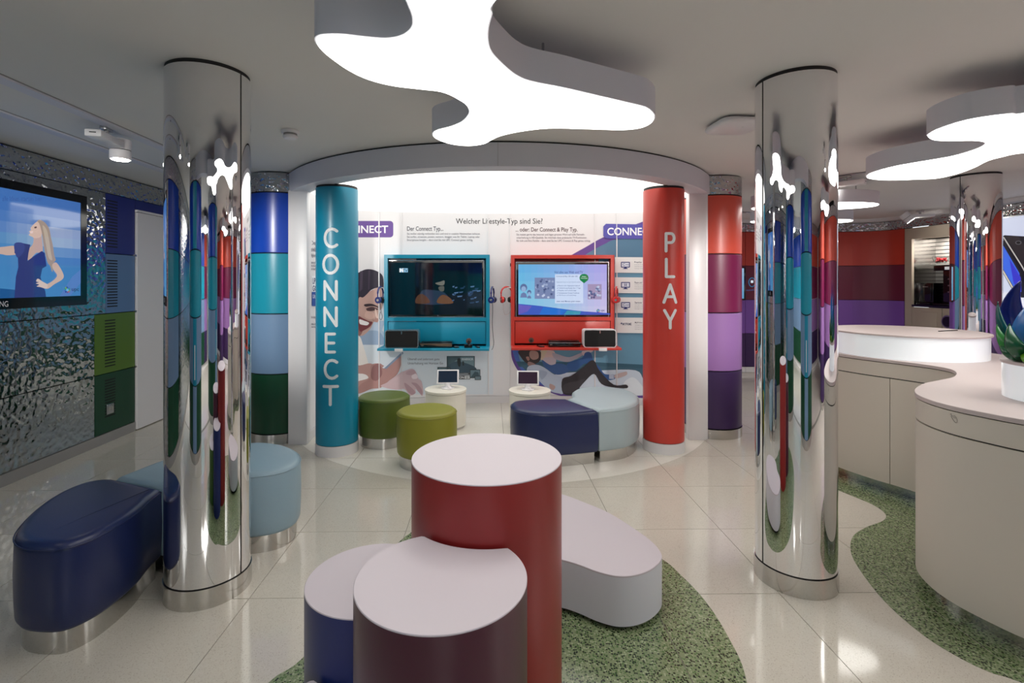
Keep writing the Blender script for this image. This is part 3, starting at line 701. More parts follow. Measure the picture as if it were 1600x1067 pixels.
# ------------------------------------------------------------------ free-form ceiling lamps
def blob_lamp(name, outline, z0, h, label, rods, lm='lamp'):
    t = thing(name, label, 'lamp')
    o = ccw(outline)
    loft('rim', o, [(-.008, z0-.001), (0, z0), (0, z0+h), (-.01, z0+h)], M['rim'], t, caps=(False, True))
    loft('diffuser', o, [(-.008, z0+.004), (-.007, z0-.006), (-.016, z0-.009)], M[lm], t, caps=(True, True))
    for x, y in rods: tube('suspension_rod', [(x, y, z0+h-.005), (x, y, HC)], .006, M['silver'], t)
    return t
g = ground(2.42)
def zc(pts, ox, oy, sc): return [g(ox+x/sc, oy+y/sc) for x, y in pts]
near = [(.07, 1.3), (.1, 1.15), (.28, 1.0), (.42, .85), (.4, .65), (.2, .6), (-.02, .72), (-.2, .8), (-.4, .72), (-.6, .75), (-.66, .95), (-.5, 1.1), (-.33, 1.22), (-.285, 1.36)]
lampA = zc([(830, 20), (828, 60), (812, 120), (810, 180), (825, 230), (870, 280), (930, 330), (1000, 360), (1150, 390), (1300, 425), (1450, 460), (1520, 480), (1553, 515), (1540, 545), (1490, 568), (1400, 577), (1250, 573), (1080, 570), (950, 585), (870, 603), (830, 620), (790, 640), (720, 648), (640, 640), (580, 620), (557, 600), (575, 580), (640, 562), (690, 540), (720, 505), (710, 470), (670, 440), (600, 408), (500, 395), (380, 380), (270, 352), (180, 310), (100, 255), (50, 210), (32, 172), (60, 152), (150, 149), (250, 160), (350, 168), (420, 155), (460, 125), (468, 90), (455, 40)], 480, 0, 2.857)
blob_lamp('ceiling_lamp', crom(lampA+list(reversed(near)), 4), 2.42, .135, 'large free-form glowing ceiling lamp over the three round tables', [(-.1, 1.6), (.2, 2.3), (-.3, 1.9)])
lampB = zc([(1067, 448), (950, 470), (860, 495), (780, 535), (680, 572), (550, 600), (400, 608), (250, 612), (150, 605), (125, 590), (170, 565), (300, 530), (500, 495), (640, 470), (760, 435), (820, 408), (832, 393), (810, 382), (740, 376), (600, 378), (520, 372), (487, 352), (500, 335), (560, 305), (700, 260), (850, 232), (1000, 215)], 1320, 120, 3.811)
lampB += [g(1600, 176), (2.72, 2.22), (3.1, 2.0), (3.5, 2.1), (3.72, 2.5), (3.75, 2.9), (3.58, 3.12)]
blob_lamp('ceiling_lamp', crom(lampB, 4), 2.42, .135, 'free-form glowing ceiling lamp above the beige counter', [(3.2, 3.0), (3.5, 3.5)])
blob_lamp('ceiling_lamp', crom([(4.04, 5.45), (3.95, 5.25), (3.6, 5.15), (3.3, 5.25), (2.9, 5.35), (2.8, 5.6), (3.0, 5.75), (3.4, 5.62), (3.8, 5.65)], 5), 2.42, .13, 'smaller glowing ceiling lamp nearer of the two behind the right chrome pillar', [(3.86, 5.45)])
blob_lamp('ceiling_lamp', crom([(4.75, 6.8), (4.6, 6.6), (4.2, 6.55), (3.6, 6.6), (3.4, 6.8), (3.6, 7.0), (4.2, 6.95), (4.6, 7.0)], 5), 2.42, .13, 'smaller glowing ceiling lamp farther of the two behind the right chrome pillar', [(4.4, 6.8)])
blob_lamp('ceiling_lamp', crom([(5.6, .6), (5.2, .2), (4.6, .3), (4.2, -.1), (3.8, .2), (4.0, .7), (4.5, .9), (4.9, 1.4), (5.3, 1.2)], 5), 2.42, .135, 'free-form ceiling lamp beside the camera mirrored in the chrome pillars', [(4.6, .6)], 'lamp_fill')
blob_lamp('ceiling_lamp', crom([(-2.2, -3.0), (-2.7, -3.3), (-3.1, -2.9), (-2.8, -2.5), (-2.9, -2.0), (-2.5, -1.8), (-2.1, -2.2), (-1.6, -2.4), (-1.6, -2.9)], 5), 2.42, .135, 'added free-form fill lamp behind the camera on the left', [(-2.4, -2.5)], 'lamp_fill')  # unseen lamp added for fill light from behind the camera
blob_lamp('ceiling_lamp', crom([(1.5, -3.6), (1.0, -4.0), (.4, -3.8), (-.1, -4.1), (-.3, -3.6), (.2, -3.2), (.6, -2.7), (1.0, -2.9), (1.6, -3.1)], 5), 2.42, .135, 'added free-form fill lamp behind the camera by the shop window', [(.6, -3.4)], 'lamp_fill')  # another added lamp, out of view, to light surfaces facing the camera

# ------------------------------------------------------------------ seats
def upholstered(name, outline, label, cat, leather_m, H=.485, group=None, loc=(0, 0, 0), bulge=.004):
    t = thing(name, label, cat, group, loc)
    o = ccw(outline)
    loft('cushion', o, [(-.03, .098), (-.01, .104), (-.002, .12), (bulge*.5, .2), (bulge, .3), (0, H-.045), (-.003, H-.028), (-.011, H-.013), (-.024, H-.004), (-.05, H)], M[leather_m], t, ang=60)
    loft('plinth', o, [(-.022, 0), (-.022, .1)], M['brushed'], t)
    p = offset(o, .0005)
    tube('piping', [(x, y, H-.026) for x, y in p], .0028, M[leather_m], t, 6, True)
    return t
navyL = [(-2.155, 2.227), (-2.245, 2.36), (-2.325, 2.568), (-2.35, 2.75), (-2.29, 2.86), (-2.21, 2.885)]
def with_straight(curve, *seam): return crom(curve, 5, False)+list(seam)
navy_in = [(-2.2, 2.878), (-2.29, 2.86), (-2.35, 2.755), (-2.33, 2.568), (-2.24, 2.36), (-2.155, 2.235), (-2.06, 2.165), (-1.958, 2.142), (-1.86, 2.152), (-1.80, 2.235), (-1.782, 2.36), (-1.79, 2.5), (-1.82, 2.62), (-1.835, 2.735)]
upholstered('bench_seat', crom(navy_in, 5, False), 'navy blue leather bench end beside the left chrome pillar', 'bench', 'navy_leather')
sky = [(-1.835, 2.74), (-1.75, 2.84), (-1.6, 2.915), (-1.43, 2.945), (-1.312, 3.0), (-1.255, 3.11), (-1.285, 3.26), (-1.378, 3.39), (-1.52, 3.49), (-1.703, 3.53), (-1.9, 3.44), (-2.05, 3.28), (-2.13, 3.17), (-2.2, 2.885)]
upholstered('bench_seat', crom(sky, 5, False), 'sky blue leather bench half curving behind the left chrome pillar', 'bench', 'sky_leather')
nv = [(.87, 4.43), (.65, 4.365), (.42, 4.325), (.25, 4.37), (.14, 4.49), (.105, 4.65), (.14, 4.78), (.28, 4.85), (.46, 4.88), (.648, 4.875)]
upholstered('bench_seat', crom(nv, 5, False), 'navy blue leather bench half in front of the red wall cabinet', 'bench', 'navy_leather', .475)
pl = [(.655, 4.88), (.725, 4.97), (.74, 5.1), (.775, 5.25), (.88, 5.39), (1.08, 5.45), (1.28, 5.37), (1.385, 5.12), (1.33, 4.8), (1.15, 4.55), (.882, 4.437)]
upholstered('bench_seat', crom(pl, 5, False), 'pale blue grey leather bench half next to the red PLAY pillar', 'bench', 'pale_leather', .475)
upholstered('round_stool', circle(0, 0, .254), 'moss green round leather stool beside the turquoise pillar', 'stool', 'moss_leather', .475, None, (-1.15, 5.03, 0))
upholstered('round_stool', circle(0, 0, .262), 'olive yellow round leather stool behind the tall red table', 'stool', 'olive_leather', .475, None, (-.64, 4.465, 0))
# low white bench
wbp = crom([(.397, 3.188), (.512, 3.077), (.637, 2.932), (.729, 2.757), (.79, 2.607), (.802, 2.496), (.776, 2.425), (.704, 2.35), (.618, 2.306), (.535, 2.301), (.454, 2.337), (.38, 2.392), (.306, 2.433),
            (.2, 2.46), (.1, 2.55), (.04, 2.7), (.02, 2.9), (.06, 3.1), (.17, 3.22), (.29, 3.235)], 5)
t = thing('low_bench', 'low white organic bench right of the tall red table', 'bench')
loft('body', wbp, [(0, .026), (0, .25)], M['rim'], t); loft('top', wbp, [(0, .25), (0, .256), (-.002, .258)], M['top'], t); loft('recessed_foot', wbp, [(-.03, 0), (-.03, .026)], M['black'], t)

# ------------------------------------------------------------------ cylinder tables with interlocking bites
def notch(cx, cy, r, bites, n=160):
    p = []
    for x, y in circle(cx, cy, r, n):
        for (bx, by, br) in bites:
            d = math.hypot(x-bx, y-by)
            if d < br:                      # slide along towards the table centre onto the bite circle
                # intersection of the segment centre->point with the bite circle
                dx, dy = x-cx, y-cy; lo, hi = 0., 1.
                for _ in range(30):
                    m_ = (lo+hi)/2
                    if math.hypot(cx+dx*m_-bx, cy+dy*m_-by) < br: hi = m_
                    else: lo = m_
                x, y = cx+dx*lo, cy+dy*lo
        p.append((x, y))
    return p
RT, PT, NT, GT = (-.045, 1.83, .27), (-.16, 1.406, .238), (-.43, 1.71, .217), (-.43, 1.325, .237)
def drum_table(c, z, m, bites, label):
    t = thing('drum_table', label, 'table')
    o = notch(*c, [(b[0], b[1], b[2]+.014) for b in bites])
    loft('body', o, [(-.012, 0), (-.012, .05), (0, .052), (0, z-.004)], M[m], t, ang=30); loft('top', o, [(0, z-.004), (0, z-.0015), (-.0015, z)], M['top'], t, ang=30)
    q = math.radians(-118); bm = None
    return t
drum_table(RT, .97, 'table_red', [], 'tall red drum table with pale round top, tallest of the cluster')
drum_table(PT, .78, 'table_plum', [RT], 'plum drum table in the foreground with a bite cut from its pale top')
drum_table(NT, .6, 'table_navy', [RT, PT], 'navy blue drum table left of the plum one, lower with pale top')
drum_table(GT, .4, 'table_green', [NT, PT], 'lowest drum table at the bottom edge in front of the navy one')

# white round side tables
def side_table(x, y, r, label):
    t = thing('side_table', label, 'table', loc=(x, y, 0))
    cyl('body', 0, 0, r-.006, .03, .385, M['offwhite'], t, 72); cyl('plinth', 0, 0, r-.02, 0, .03, M['brushed'], t, 72)
    cyl('shadow_gap', 0, 0, r-.012, .385, .389, M['black'], t, 48); cyl('top', 0, 0, r, .389, .418, M['offwhite'], t, 72, .003)
side_table(-.593, 5.585, .23, 'white drum side table with a tablet, behind the olive stool')
side_table(.335, 5.53, .23, 'white drum side table with a tablet, behind the navy bench half')
def tablet(x, y, z, rz, tint, label):
    t = thing('tablet', label, 'tablet', loc=(x, y, z)); t.rotation_euler = (0, 0, rz)
    cyl('stand_base', 0, .0, .075, 0, .012, M['white'], t, 32, .003)
    loft('stand_neck', circle(0, .01, .045, 24), [(0, .012), (-.012, .03), (-.018, .06)], M['white'], t)
    tilt = Matrix.Translation((0, -.01, .052)) @ Matrix.Rotation(math.radians(-28), 4, 'X')
    box('case', -.122, 0, 0, .122, .016, .165, M['white'], t, .006, tilt)
    box('screen', -.105, -.0015, .016, .105, .001, .149, M[tint], t, 0, tilt)
    tube('cable', crom([(.0, -.02, .03), (.03, -.07, .012), (.045, -.1, .006), (.01, -.11, .006), (-.01, -.09, .006)], 5, False), .003, M['white'], t, 6)
M['scr_navy'] = mat('tablet_screen_navy', (18, 38, 62), .1, coat=.5); M['scr_plum'] = mat('tablet_screen_plum', (48, 28, 52), .1, coat=.5)
tablet(-.572, 5.6, .418, .05, 'scr_navy', 'white framed tablet on stand on the left side table')
tablet(.315, 5.53, .418, -.06, 'scr_plum', 'white framed tablet on stand on the right side table')

# ------------------------------------------------------------------ media cabinets with TV, speaker, boxes, headphones
def cabinet(x0, x1, yf, ys, m, label, mir):
    t = thing('media_cabinet', label, 'cabinet')
    zb, zt = .785, 1.945; yb = wall_y((x0+x1)/2)-.045; f = .045
    bm = bmesh.new()
    bm_box(bm, x0, yf, zb, x0+f, yb, zt); bm_box(bm, x1-f, yf, zb, x1, yb, zt); bm_box(bm, x0+f, yf, zt-f, x1-f, yb, zt); bm_box(bm, x0+f, yb-.02, zb, x1-f, yb, zt-f)
    bm_box(bm, x0+f, yf, 1.105, x1-f, yb-.02, 1.15)
    from_bm('carcass', bm, M[m], t, 0)
    box('flap', x0+f+.006, yf+.012, zb+.03, x1-f-.006, yf+.03, 1.098, M[m], t, .002)
    box('shelf', x0-(0.03 if not mir else 0.0), ys, .762, x1+(0.03 if mir else 0.0), yb, .79, M[m], t, .002)
    return t
YF1, YF2 = 6.36, 6.44
cl1 = -.18*YF1/.787; 
ca = cabinet((600-CX)*YF1/F, (765-CX)*YF1/F, YF1, 6.12, 'teal', 'turquoise wall cabinet with shelf under a dark television', False)
cb = cabinet((798.5-CX)*YF2/F, (960-CX)*YF2/F, YF2, 6.18, 'signal_red', 'red wall cabinet with shelf under a bright blue television', True)
def tv(px0, px1, py0, py1, y, label):
    t = thing('television', label, 'television'); P = PlaneY(y)
    a_, b_ = P(px0, py1), P(px1, py0)
    box('casing', a_.x, y, a_.z, b_.x, y+.05, b_.z, M['blackgloss'], t, .006)
    bm = bmesh.new(); e = .008
    for q in ((a_.x-e, a_.z-e, b_.x+e, a_.z), (a_.x-e, b_.z, b_.x+e, b_.z+e), (a_.x-e, a_.z, a_.x, b_.z), (b_.x, a_.z, b_.x+e, b_.z)): bm_box(bm, q[0], y+.002, q[1], q[2], y+.03, q[3])
    from_bm('silver_rim', bm, M['silver'], t, 0)
    disc_y('maker_badge', (a_.x+b_.x)/2+.03, y-.002, y+.001, a_.z+.014, .008, M['silver'], t)
    return t, P
t1, P1 = tv(605.5, 755.5, 407.5, 494.5, 6.4, 'dark television showing a music clip in the turquoise cabinet')
a = Art(P1, 560, 330, 6.667, .001)
a.rect(325, 535, 1290, 1080, (5, 12, 18))
a.rect(428, 594, 515, 636, (150, 200, 232)); a.text('M', 428, 594, 470, 636, (240, 246, 250), .04); a.text('TV', 462, 602, 512, 634, (20, 40, 60), .02)
a.poly([(660, 830), (760, 820), (900, 850), (940, 960), (640, 960)], (37, 50, 69), True); a.poly([(610, 890), (660, 860), (720, 900), (740, 955), (600, 958)], (80, 53, 37), True); a.poly([(830, 910), (880, 870), (950, 900), (985, 958), (830, 958)], (102, 69, 44), True)
a.poly([(800, 750), (850, 735), (895, 722), (893, 765), (850, 772)], (108, 108, 100), True); a.poly([(835, 790), (890, 780), (890, 830), (850, 830)], (86, 86, 79), True)
for q in range(26):
    x, y = 960+random.random()*310, 770+random.random()*180; w = 14+random.random()*46; a.poly([(x, y), (min(x+w, 1285), y-5), (min(x+w*.8, 1285), y+9), (x+4, y+13)], (36+q % 3*22, 58+q % 3*26, 88+q % 3*30)); a.d -= a.step
a.build('picture', M['ink_screen'], t1)
t2, P2 = tv(807, 950.5, 410, 495, 6.48, 'bright blue television showing an internet offer in the red cabinet')
a = Art(P2, 790, 390, 7.27, .001)
for i in range(14):
    q = i/13; x0, x1 = 145+i*1005/14, 145+(i+1)*1005/14
    for j in range(6):
        v = j/5; c0 = (104+68*q+30*v, 178-8*q+26*v, 226+8*q); a.rect(x0, 168+j*572/6, x1, 168+(j+1)*572/6, c0); a.d -= a.step
a.d += a.step
a.poly(crom([(145, 615), (400, 640), (700, 680), (880, 700), (1149, 720), (1149, 740), (145, 740)], 3, False), (64, 92, 190))
a.poly([(145, 625), (300, 640), (250, 700), (145, 740)], (104, 92, 186)); a.poly([(430, 650), (700, 682), (640, 738), (380, 738)], (44, 112, 206)); a.poly([(700, 690), (860, 702), (840, 738), (660, 738)], (64, 150, 178))
def photo(x0, y0, x1, y1, base):
    a.rect(x0, y0, x1, y1, base)
    for q in range(26):
        x, y = x0+random.random()*(x1-x0-30), y0+random.random()*(y1-y0-26); c = random.choice([(96, 108, 150), (160, 172, 206), (80, 88, 130), (190, 200, 226)])
        a.poly([(x, y+8), (x+14, y), (x+28, y+9), (x+20, y+24), (x+5, y+22)], c, True, 2); a.d -= a.step
    a.d += a.step
photo(330, 318, 560, 558, (124, 136, 176)); photo(932, 392, 1090, 564, (160, 150, 184))
for (cx_, cy_, r_) in ((205, 440, 40), (268, 492, 24)):
    a.ell(cx_, cy_-8, r_, r_*1.1, (96, 112, 156)); a.ell(cx_, cy_+8, r_*.68, r_*.8, (150, 176, 214)); a.poly([(cx_-r_, cy_+r_*2.6), (cx_-r_*.7, cy_+r_*1.5), (cx_, cy_+r_*1.1), (cx_+r_*.7, cy_+r_*1.5), (cx_+r_, cy_+r_*2.6)], (110, 126, 170))
a.rect(560, 280, 880, 610, (206, 220, 246)); a.text('Hol alles aus Web und TV', 556, 242, 876, 270, (64, 76, 130))
a.text('Connect & Play 100 oder 500', 576, 296, 816, 314, (70, 84, 130), .008); a.text('Highspeed Internet und Kabelfernsehen', 576, 362, 850, 378, (110, 124, 160))
for k, s in enumerate(('Router inkl. Highspeed-Upload', 'Aufzeichnung Replay über 7 Tage', 'Replay und unterwegs', 'Schweizweit Gratis-Telefonie', 'HD-Pause und unterwegs')):
    a.line([(582, 410+27*k), (588, 416+27*k), (597, 402+27*k)], 2.5, (60, 80, 150)); a.text(s, 604, 403+27*k, (840, 850, 800, 834, 800)[k], 419+27*k, (84, 98, 146), .008 if k < 3 else 0)
a.text('Jetzt: zwei Monate gratis testen', 576, 578, 846, 598, (54, 66, 120), .008)
a.poly([(888, 382), (842, 345), (836, 318), (846, 292), (866, 279), (890, 276), (914, 280), (932, 294), (940, 320), (932, 348)], (24, 130, 76)); a.text('Weltneu', 862, 298, 912, 312, (220, 240, 226), .01); a.text('Ultra-Speed', 852, 318, 926, 334, (220, 240, 226), .01)
def flower_logo(a, cx, cy, r, dark):
    cols = ((34, 62, 150), (60, 110, 190), (40, 150, 130), (120, 170, 60), (190, 80, 90), (110, 60, 140))
    for k in range(10):
        q = 2*PI*k/10-PI/2; w = .42
        a.poly([(cx+r*.45*math.cos(q-w), cy+r*.45*math.sin(q-w)), (cx+r*.95*math.cos(q-w*.5), cy+r*.95*math.sin(q-w*.5)), (cx+r*1.15*math.cos(q), cy+r*1.15*math.sin(q)), (cx+r*.95*math.cos(q+w*.5), cy+r*.95*math.sin(q+w*.5)), (cx+r*.45*math.cos(q+w), cy+r*.45*math.sin(q+w))], tuple(int(v*dark) for v in cols[k % 6])); a.d += a.step*.1
    a.ell(cx, cy+r*.08, r*.42, r*.46, tuple(int(v*dark) for v in (110, 180, 226)))
flower_logo(a, 1048, 694, 20, 1); a.text('upc', 1076, 682, 1120, 708, (60, 66, 96), .01)
a.build('picture', M['ink_screen'], t2)
def speaker(xc, y, z, w, h, label, shell):
    t = thing('speaker', label, 'speaker', loc=(xc, y, z))
    def rr(w, h, r, k=6):
        p = []
        for (cx_, cz_, a0) in ((w/2-r, r, -90), (w/2-r, h-r, 0), (-w/2+r, h-r, 90), (-w/2+r, r, 180)): p += [(cx_+r*math.cos(math.radians(a0+90*i/k)), cz_+r*math.sin(math.radians(a0+90*i/k))) for i in range(k+1)]
        return p
    def plate(name, w, h, r, y0, y1, zoff, m):
        p = rr(w, h, r); n = len(p)
        return raw(name, [(x, y0, zoff+q) for x, q in p]+[(x, y1, zoff+q) for x, q in p], [tuple(range(n)), tuple(reversed(range(n, 2*n)))]+[(i, n+i, n+(i+1) % n, (i+1) % n) for i in range(n)], m, t, 50)
    plate('housing', w, h, .03, 0, .14, 0, M[shell]); plate('grille', w-.022, h-.022, .024, -.004, .002, .011, M['cloth'])
    plate('logo_strip', .012, .034, .002, -.006, -.003, h-.05, M['silver'])
def shelf_pt(px, py, z): return HorizZ(z)(px, py)
speaker((627.5-CX)*6.15/F, 6.15, .79, .41, .222, 'black speaker with silver edge on the turquoise cabinet shelf', 'silver')
speaker((937.5-CX)*6.21/F, 6.21, .79, .405, .225, 'black speaker with white housing on the red cabinet shelf', 'white')
def price_tag(xc, y, lab):
    tag(box('price_tag', xc-.05, y-.006, .752, xc+.05, y-.001, .79, M['white'], None, .002), lab, 'tag')
price_tag((623-CX)*6.12/F, 6.12, 'white price tag clipped under the speaker on the turquoise shelf'); price_tag((942-CX)*6.18/F, 6.18, 'white price tag clipped under the speaker on the red shelf')
M['bronze'] = mat('bronze_trim', (120, 100, 84), .35, .6)
def settop(x0, x1, y, hh, label, curved):
    t = thing('set_top_box', label, 'set-top box'); z = .79
    box('case', x0, y, z+.004, x1, y+.19, z+hh, M['blackgloss'], t, .004)
    if curved: raw('front_band', [(x0+.003, y-.002, z+hh-.022), (x1-.003, y-.002, z+.02), (x1-.003, y-.002, z+hh-.006), (x0+.003, y-.002, z+hh-.006)]+[(x0+.12, y-.002, z+hh-.024), (x0+.24, y-.002, z+.026)], [(0, 4, 5, 1, 2, 3)], M['bronze'], t, 0)
    else: box('front_band', x0+.002, y-.002, z+hh-.016, x1-.002, y+.002, z+hh-.008, M['silver'], t)
    box('top_plate', x0+.01, y+.05, z+hh+.002, x1-.01, y+.185, z+hh+.012, M['blackgloss'], t, .002)
    for xx in (x0+.03, x1-.03): box('foot', xx-.012, y+.03, z, xx+.012, y+.16, z+.005, M['black'], t)
    a = Art(PlaneY(y-.0045), 0, 0, 1, 0); px = CX+x0*F/y+2; py = CY-(z+hh*.45-EYE)*F/y; a.text('upc', px, py-1.5, px+4, py+1.2, (150, 140, 130)); a.build('maker_name', M['ink_flat'], t)
settop((656-CX)*6.17/F, (706.5-CX)*6.17/F, 6.17, .062, 'black and bronze set-top box on the turquoise cabinet shelf', True)
settop((857-CX)*6.24/F, (907-CX)*6.24/F, 6.24, .066, 'black set-top box with silver line on the red cabinet shelf', False)
def remote(px, y, label, w=.06):
    x = (px-CX)*y/F; t = thing('remote_control', label, 'remote control', loc=(x, y, .79)); t.rotation_euler = (0, 0, .3)
    box('body', -w/2, 0, 0, w/2, .13, .016, M['blackgloss'], t, .004)
    for i in range(3): box('button_row', -w/2+.01, .012+.03*i, .0155, w/2-.01, .026+.03*i, .018, M['silver'], t)
remote(714, 6.17, 'black remote control beside the set-top box on the turquoise shelf'); remote(847.5, 6.24, 'black remote control on the red cabinet shelf')
remote(748, 6.17, 'small black remote at the right end of the turquoise shelf', .035)
t = thing('cube_device', 'small black cube with round disc on the turquoise cabinet shelf', 'device', loc=((731.5-CX)*6.17/F, 6.17, .79))
box('body', -.048, 0, 0, .048, .09, .045, M['blackgloss'], t, .004)
M['cork'] = mat('brown_disc', (92, 70, 62), .6)
disc_y('round_head', .005, .03, .05, .083, .034, M['cork'], t); disc_y('lens', .006, .024, .031, .07, .018, M['black'], t); box('stem', -.006, .034, .043, .016, .046, .06, M['black'], t)
for o_, (px, py, y) in ((cb, (830, 531.5, YF2+.011)),):
    p = PlaneY(y)(px, py); disc_y('cable_grommet', p.x, y-.004, y+.002, p.z, .034, M['cork'], o_); disc_y('grommet_hole', p.x, y-.006, y-.003, p.z-.006, .018, M['black'], o_)
def headphones(x, y, z, rz, m, label, cable, hookpar, hx):
    t = thing('headphones', label, 'headphones', loc=(x, y, z)); t.rotation_euler = (0, 0, rz)
    tube('headband', [(.075*math.cos(q), 0, -.07+.085*math.sin(q)*1.0) for q in [PI*k/14 for k in range(15)]], .011, m, t, 8)
    for s in (-1, 1):
        tube('arm', [(s*.075, 0, -.07), (s*.072, 0, -.13)], .008, m, t, 8)
        o = cyl('ear_cup', 0, 0, .042, -.018, .018, m, t, 28, .006); o.rotation_euler = (0, PI/2, 0); o.location = (s*.06, 0, -.15)
        cyl('ear_pad', 0, 0, .034, -.012-s*.023, .012-s*.023, M['black'], o, 24, .005); cyl('badge', 0, 0, .016, s*.019-.002, s*.019+.002, M['silver'], o, 20)
    tube('cable', crom(cable, 5, False), .0035, M['cable_dark'] if m is not M['hp_red'] else M['cable_light'], t, 6)
    tube('hook', [(x, y+.03, z+.003), (x, y-.04, z+.003)], .006, M['silver'], hookpar) if hx is None else tube('hook', [(hx, y, z+.003), (x+(x-hx)*.45, y, z+.003)], .006, M['silver'], hookpar)
M['hp_navy'] = mat('headphone_navy', (30, 44, 110), .25, coat=.4); M['hp_red'] = mat('headphone_red', (206, 42, 38), .25, coat=.4); M['cable_dark'] = mat('cable_dark', (50, 50, 60), .5); M['cable_light'] = mat('cable_light', (206, 190, 190), .5)
def hp(px, py, y, rz, m, label, cab, par, edge):
    p = PlaneY(y)(px, py); headphones(p.x, p.y, p.z, rz, m, label, cab, par, edge)
XA0, XA1 = (600-CX)*YF1/F, (765-CX)*YF1/F; XB0, XB1 = (798.5-CX)*YF2/F, (960-CX)*YF2/F
cabl = [(0, 0, -.19), (.01, 0, -.3), (-.01, 0, -.45), (.03, 0, -.6), (.07, 0, -.7), (.03, 0, -.76), (-.04, 0, -.78)]
hp(769.5, 450, 6.42, 1.35, M['hp_navy'], 'navy headphones hanging right of the turquoise cabinet', cabl, ca, XA1)
hp(594.5, 450, 6.33, 1.35, M['hp_navy'], 'navy headphones hanging left of the turquoise cabinet', [(0, 0, -.19), (.02, 0, -.3), (.05, 0, -.36), (.02, 0, -.4), (-.03, 0, -.37), (0, 0, -.3)], ca, XA0)
hp(791.5, 450, 6.48, .35, M['hp_red'], 'red headphones hanging left of the red cabinet', [(-.05, 0, -.19), (-.04, 0, -.28), (-.02, 0, -.34), (.03, 0, -.33), (.06, 0, -.28)], cb, XB0)
hp(963.5, 450, 6.46, 1.2, M['hp_red'], 'red headphones hanging right of the red cabinet', [(0, 0, -.19), (.01, 0, -.3), (-.02, 0, -.45), (.02, 0, -.6), (.05, 0, -.66), (0, 0, -.72)], cb, XB1)
box('hinge', XB0-.012, YF2+.02, 1.80, XB0, YF2+.05, 1.84, M['black'], cb)

# ------------------------------------------------------------------ television on the left wall
XTV = -3.80
def txx(y): return XTV-.028*(y-3.8)
t = thing('wall_television', 'big black framed television with blue picture on the hammered steel wall', 'television')
y0, y1, z0, z1 = 2.925, 4.673, 1.39, 2.392
strip('casing', [(txx(y0)-.004, y0), (txx(y1)-.004, y1)], z0, z1, .07, M['blackgloss'], t)
bz = .07
strip('bezel', [(txx(y0), y0), (txx(y1), y1)], z1-bz, z1, .03, M['blackgloss'], t); strip('bezel', [(txx(y0), y0), (txx(y1), y1)], z0, z0+.085, .03, M['blackgloss'], t)
strip('bezel', [(txx(y0), y0), (txx(y0+bz), y0+bz)], z0+.085, z1-bz, .03, M['blackgloss'], t); strip('bezel', [(txx(y1-bz), y1-bz), (txx(y1), y1)], z0+.085, z1-bz, .03, M['blackgloss'], t)
strip('wall_bracket', [(lx(3.5)+.04, 3.5), (lx(4.1)+.04, 4.1)], 1.6, 2.1, -.05, M['black'], t)
PT_ = PlaneLine((txx(0)-.0035, 0), (txx(5)-.0035, 5))
a = Art(PT_, 0, 290, 5.333, .0005, .0004)
def yz(y, z):                       # plan point on the screen -> crop coordinates
    X = txx(y)-.0035; px = CX+X*F/y; py = CY-(z-EYE)*F/y; return ((px-0)*5.333, (py-290)*5.333)
yA, yB, zA, zB = y0+.07, y1-.07, z0+.085, z1-.07
n = 18
for i in range(n):
    for j in range(10):
        ya, yb_ = yA+(yB-yA)*i/n, yA+(yB-yA)*(i+1)/n; za, zb_ = zA+(zB-zA)*j/10, zA+(zB-zA)*(j+1)/10
        u, v = (i+.5)/n, (j+.5)/10
        gl = math.exp(-((u-.86)/.3)**2-((v-.6)/.16)**2); tl = (1-u)*.6+.4*(1-v)
        c = (60+92*gl+14*tl, 104+60*gl+42*tl*(1 if v < .6 else .5), 172+22*gl+20*tl)
        a.poly([yz(ya, za), yz(yb_, za), yz(yb_, zb_), yz(ya, zb_)], c); a.d -= a.step
a.d += a.step
a.poly([(-150, 850), (0, 856), (130, 868), (260, 880), (260, 945), (-150, 960)], (34, 84, 140)); a.poly([(600, 760), (680, 690), (680, 800), (560, 945), (480, 946)], (84, 120, 186))
SKW = (196, 168, 156); DR = (40, 52, 112)
a.poly([(-160, 515), (0, 512), (120, 502), (150, 540), (140, 572), (60, 580), (0, 570), (-160, 560)], SKW, True)
a.poly([(270, 420), (330, 380), (350, 470), (350, 560), (300, 560), (235, 625), (230, 540), (270, 490), (278, 440)], (188, 160, 150), True)
a.poly([(118, 482), (190, 480), (250, 492), (235, 560), (226, 628), (290, 580), (345, 545), (370, 560), (385, 670), (350, 690), (335, 760), (345, 800), (375, 880), (384, 948), (116, 952), (130, 760), (150, 680), (146, 590), (118, 560)], DR)
a.poly([(118, 482), (190, 480), (200, 540), (150, 600), (124, 566)], (52, 66, 130), True)
a.poly([(305, 300), (340, 290), (345, 400), (330, 430), (290, 438), (262, 425), (238, 412), (246, 396), (240, 380), (256, 370), (252, 355), (270, 330)], (208, 180, 166), True)
a.poly([(282, 345), (300, 340), (302, 352), (286, 356)], (90, 70, 70), True); a.poly([(246, 384), (270, 378), (268, 396), (252, 396)], (226, 200, 196), True)
a.poly([(305, 295), (330, 285), (372, 310), (405, 360), (420, 430), (436, 500), (448, 580), (460, 620), (440, 650), (432, 720), (415, 670), (392, 640), (372, 560), (356, 480), (345, 400), (330, 340), (318, 310)], (158, 142, 128), True)
a.poly([(350, 330), (385, 370), (405, 460), (420, 560), (430, 620), (400, 600), (380, 500), (362, 400)], (182, 168, 150), True)
a.poly([(430, 660), (462, 640), (500, 690), (526, 750), (510, 785), (450, 820), (400, 856), (370, 856), (360, 830), (400, 815), (450, 780), (470, 745), (440, 700)], SKW, True)
a.poly([(310, 775), (350, 800), (390, 825), (380, 858), (330, 845), (300, 840), (320, 825), (294, 815), (318, 805), (296, 798)], (206, 184, 176), True)
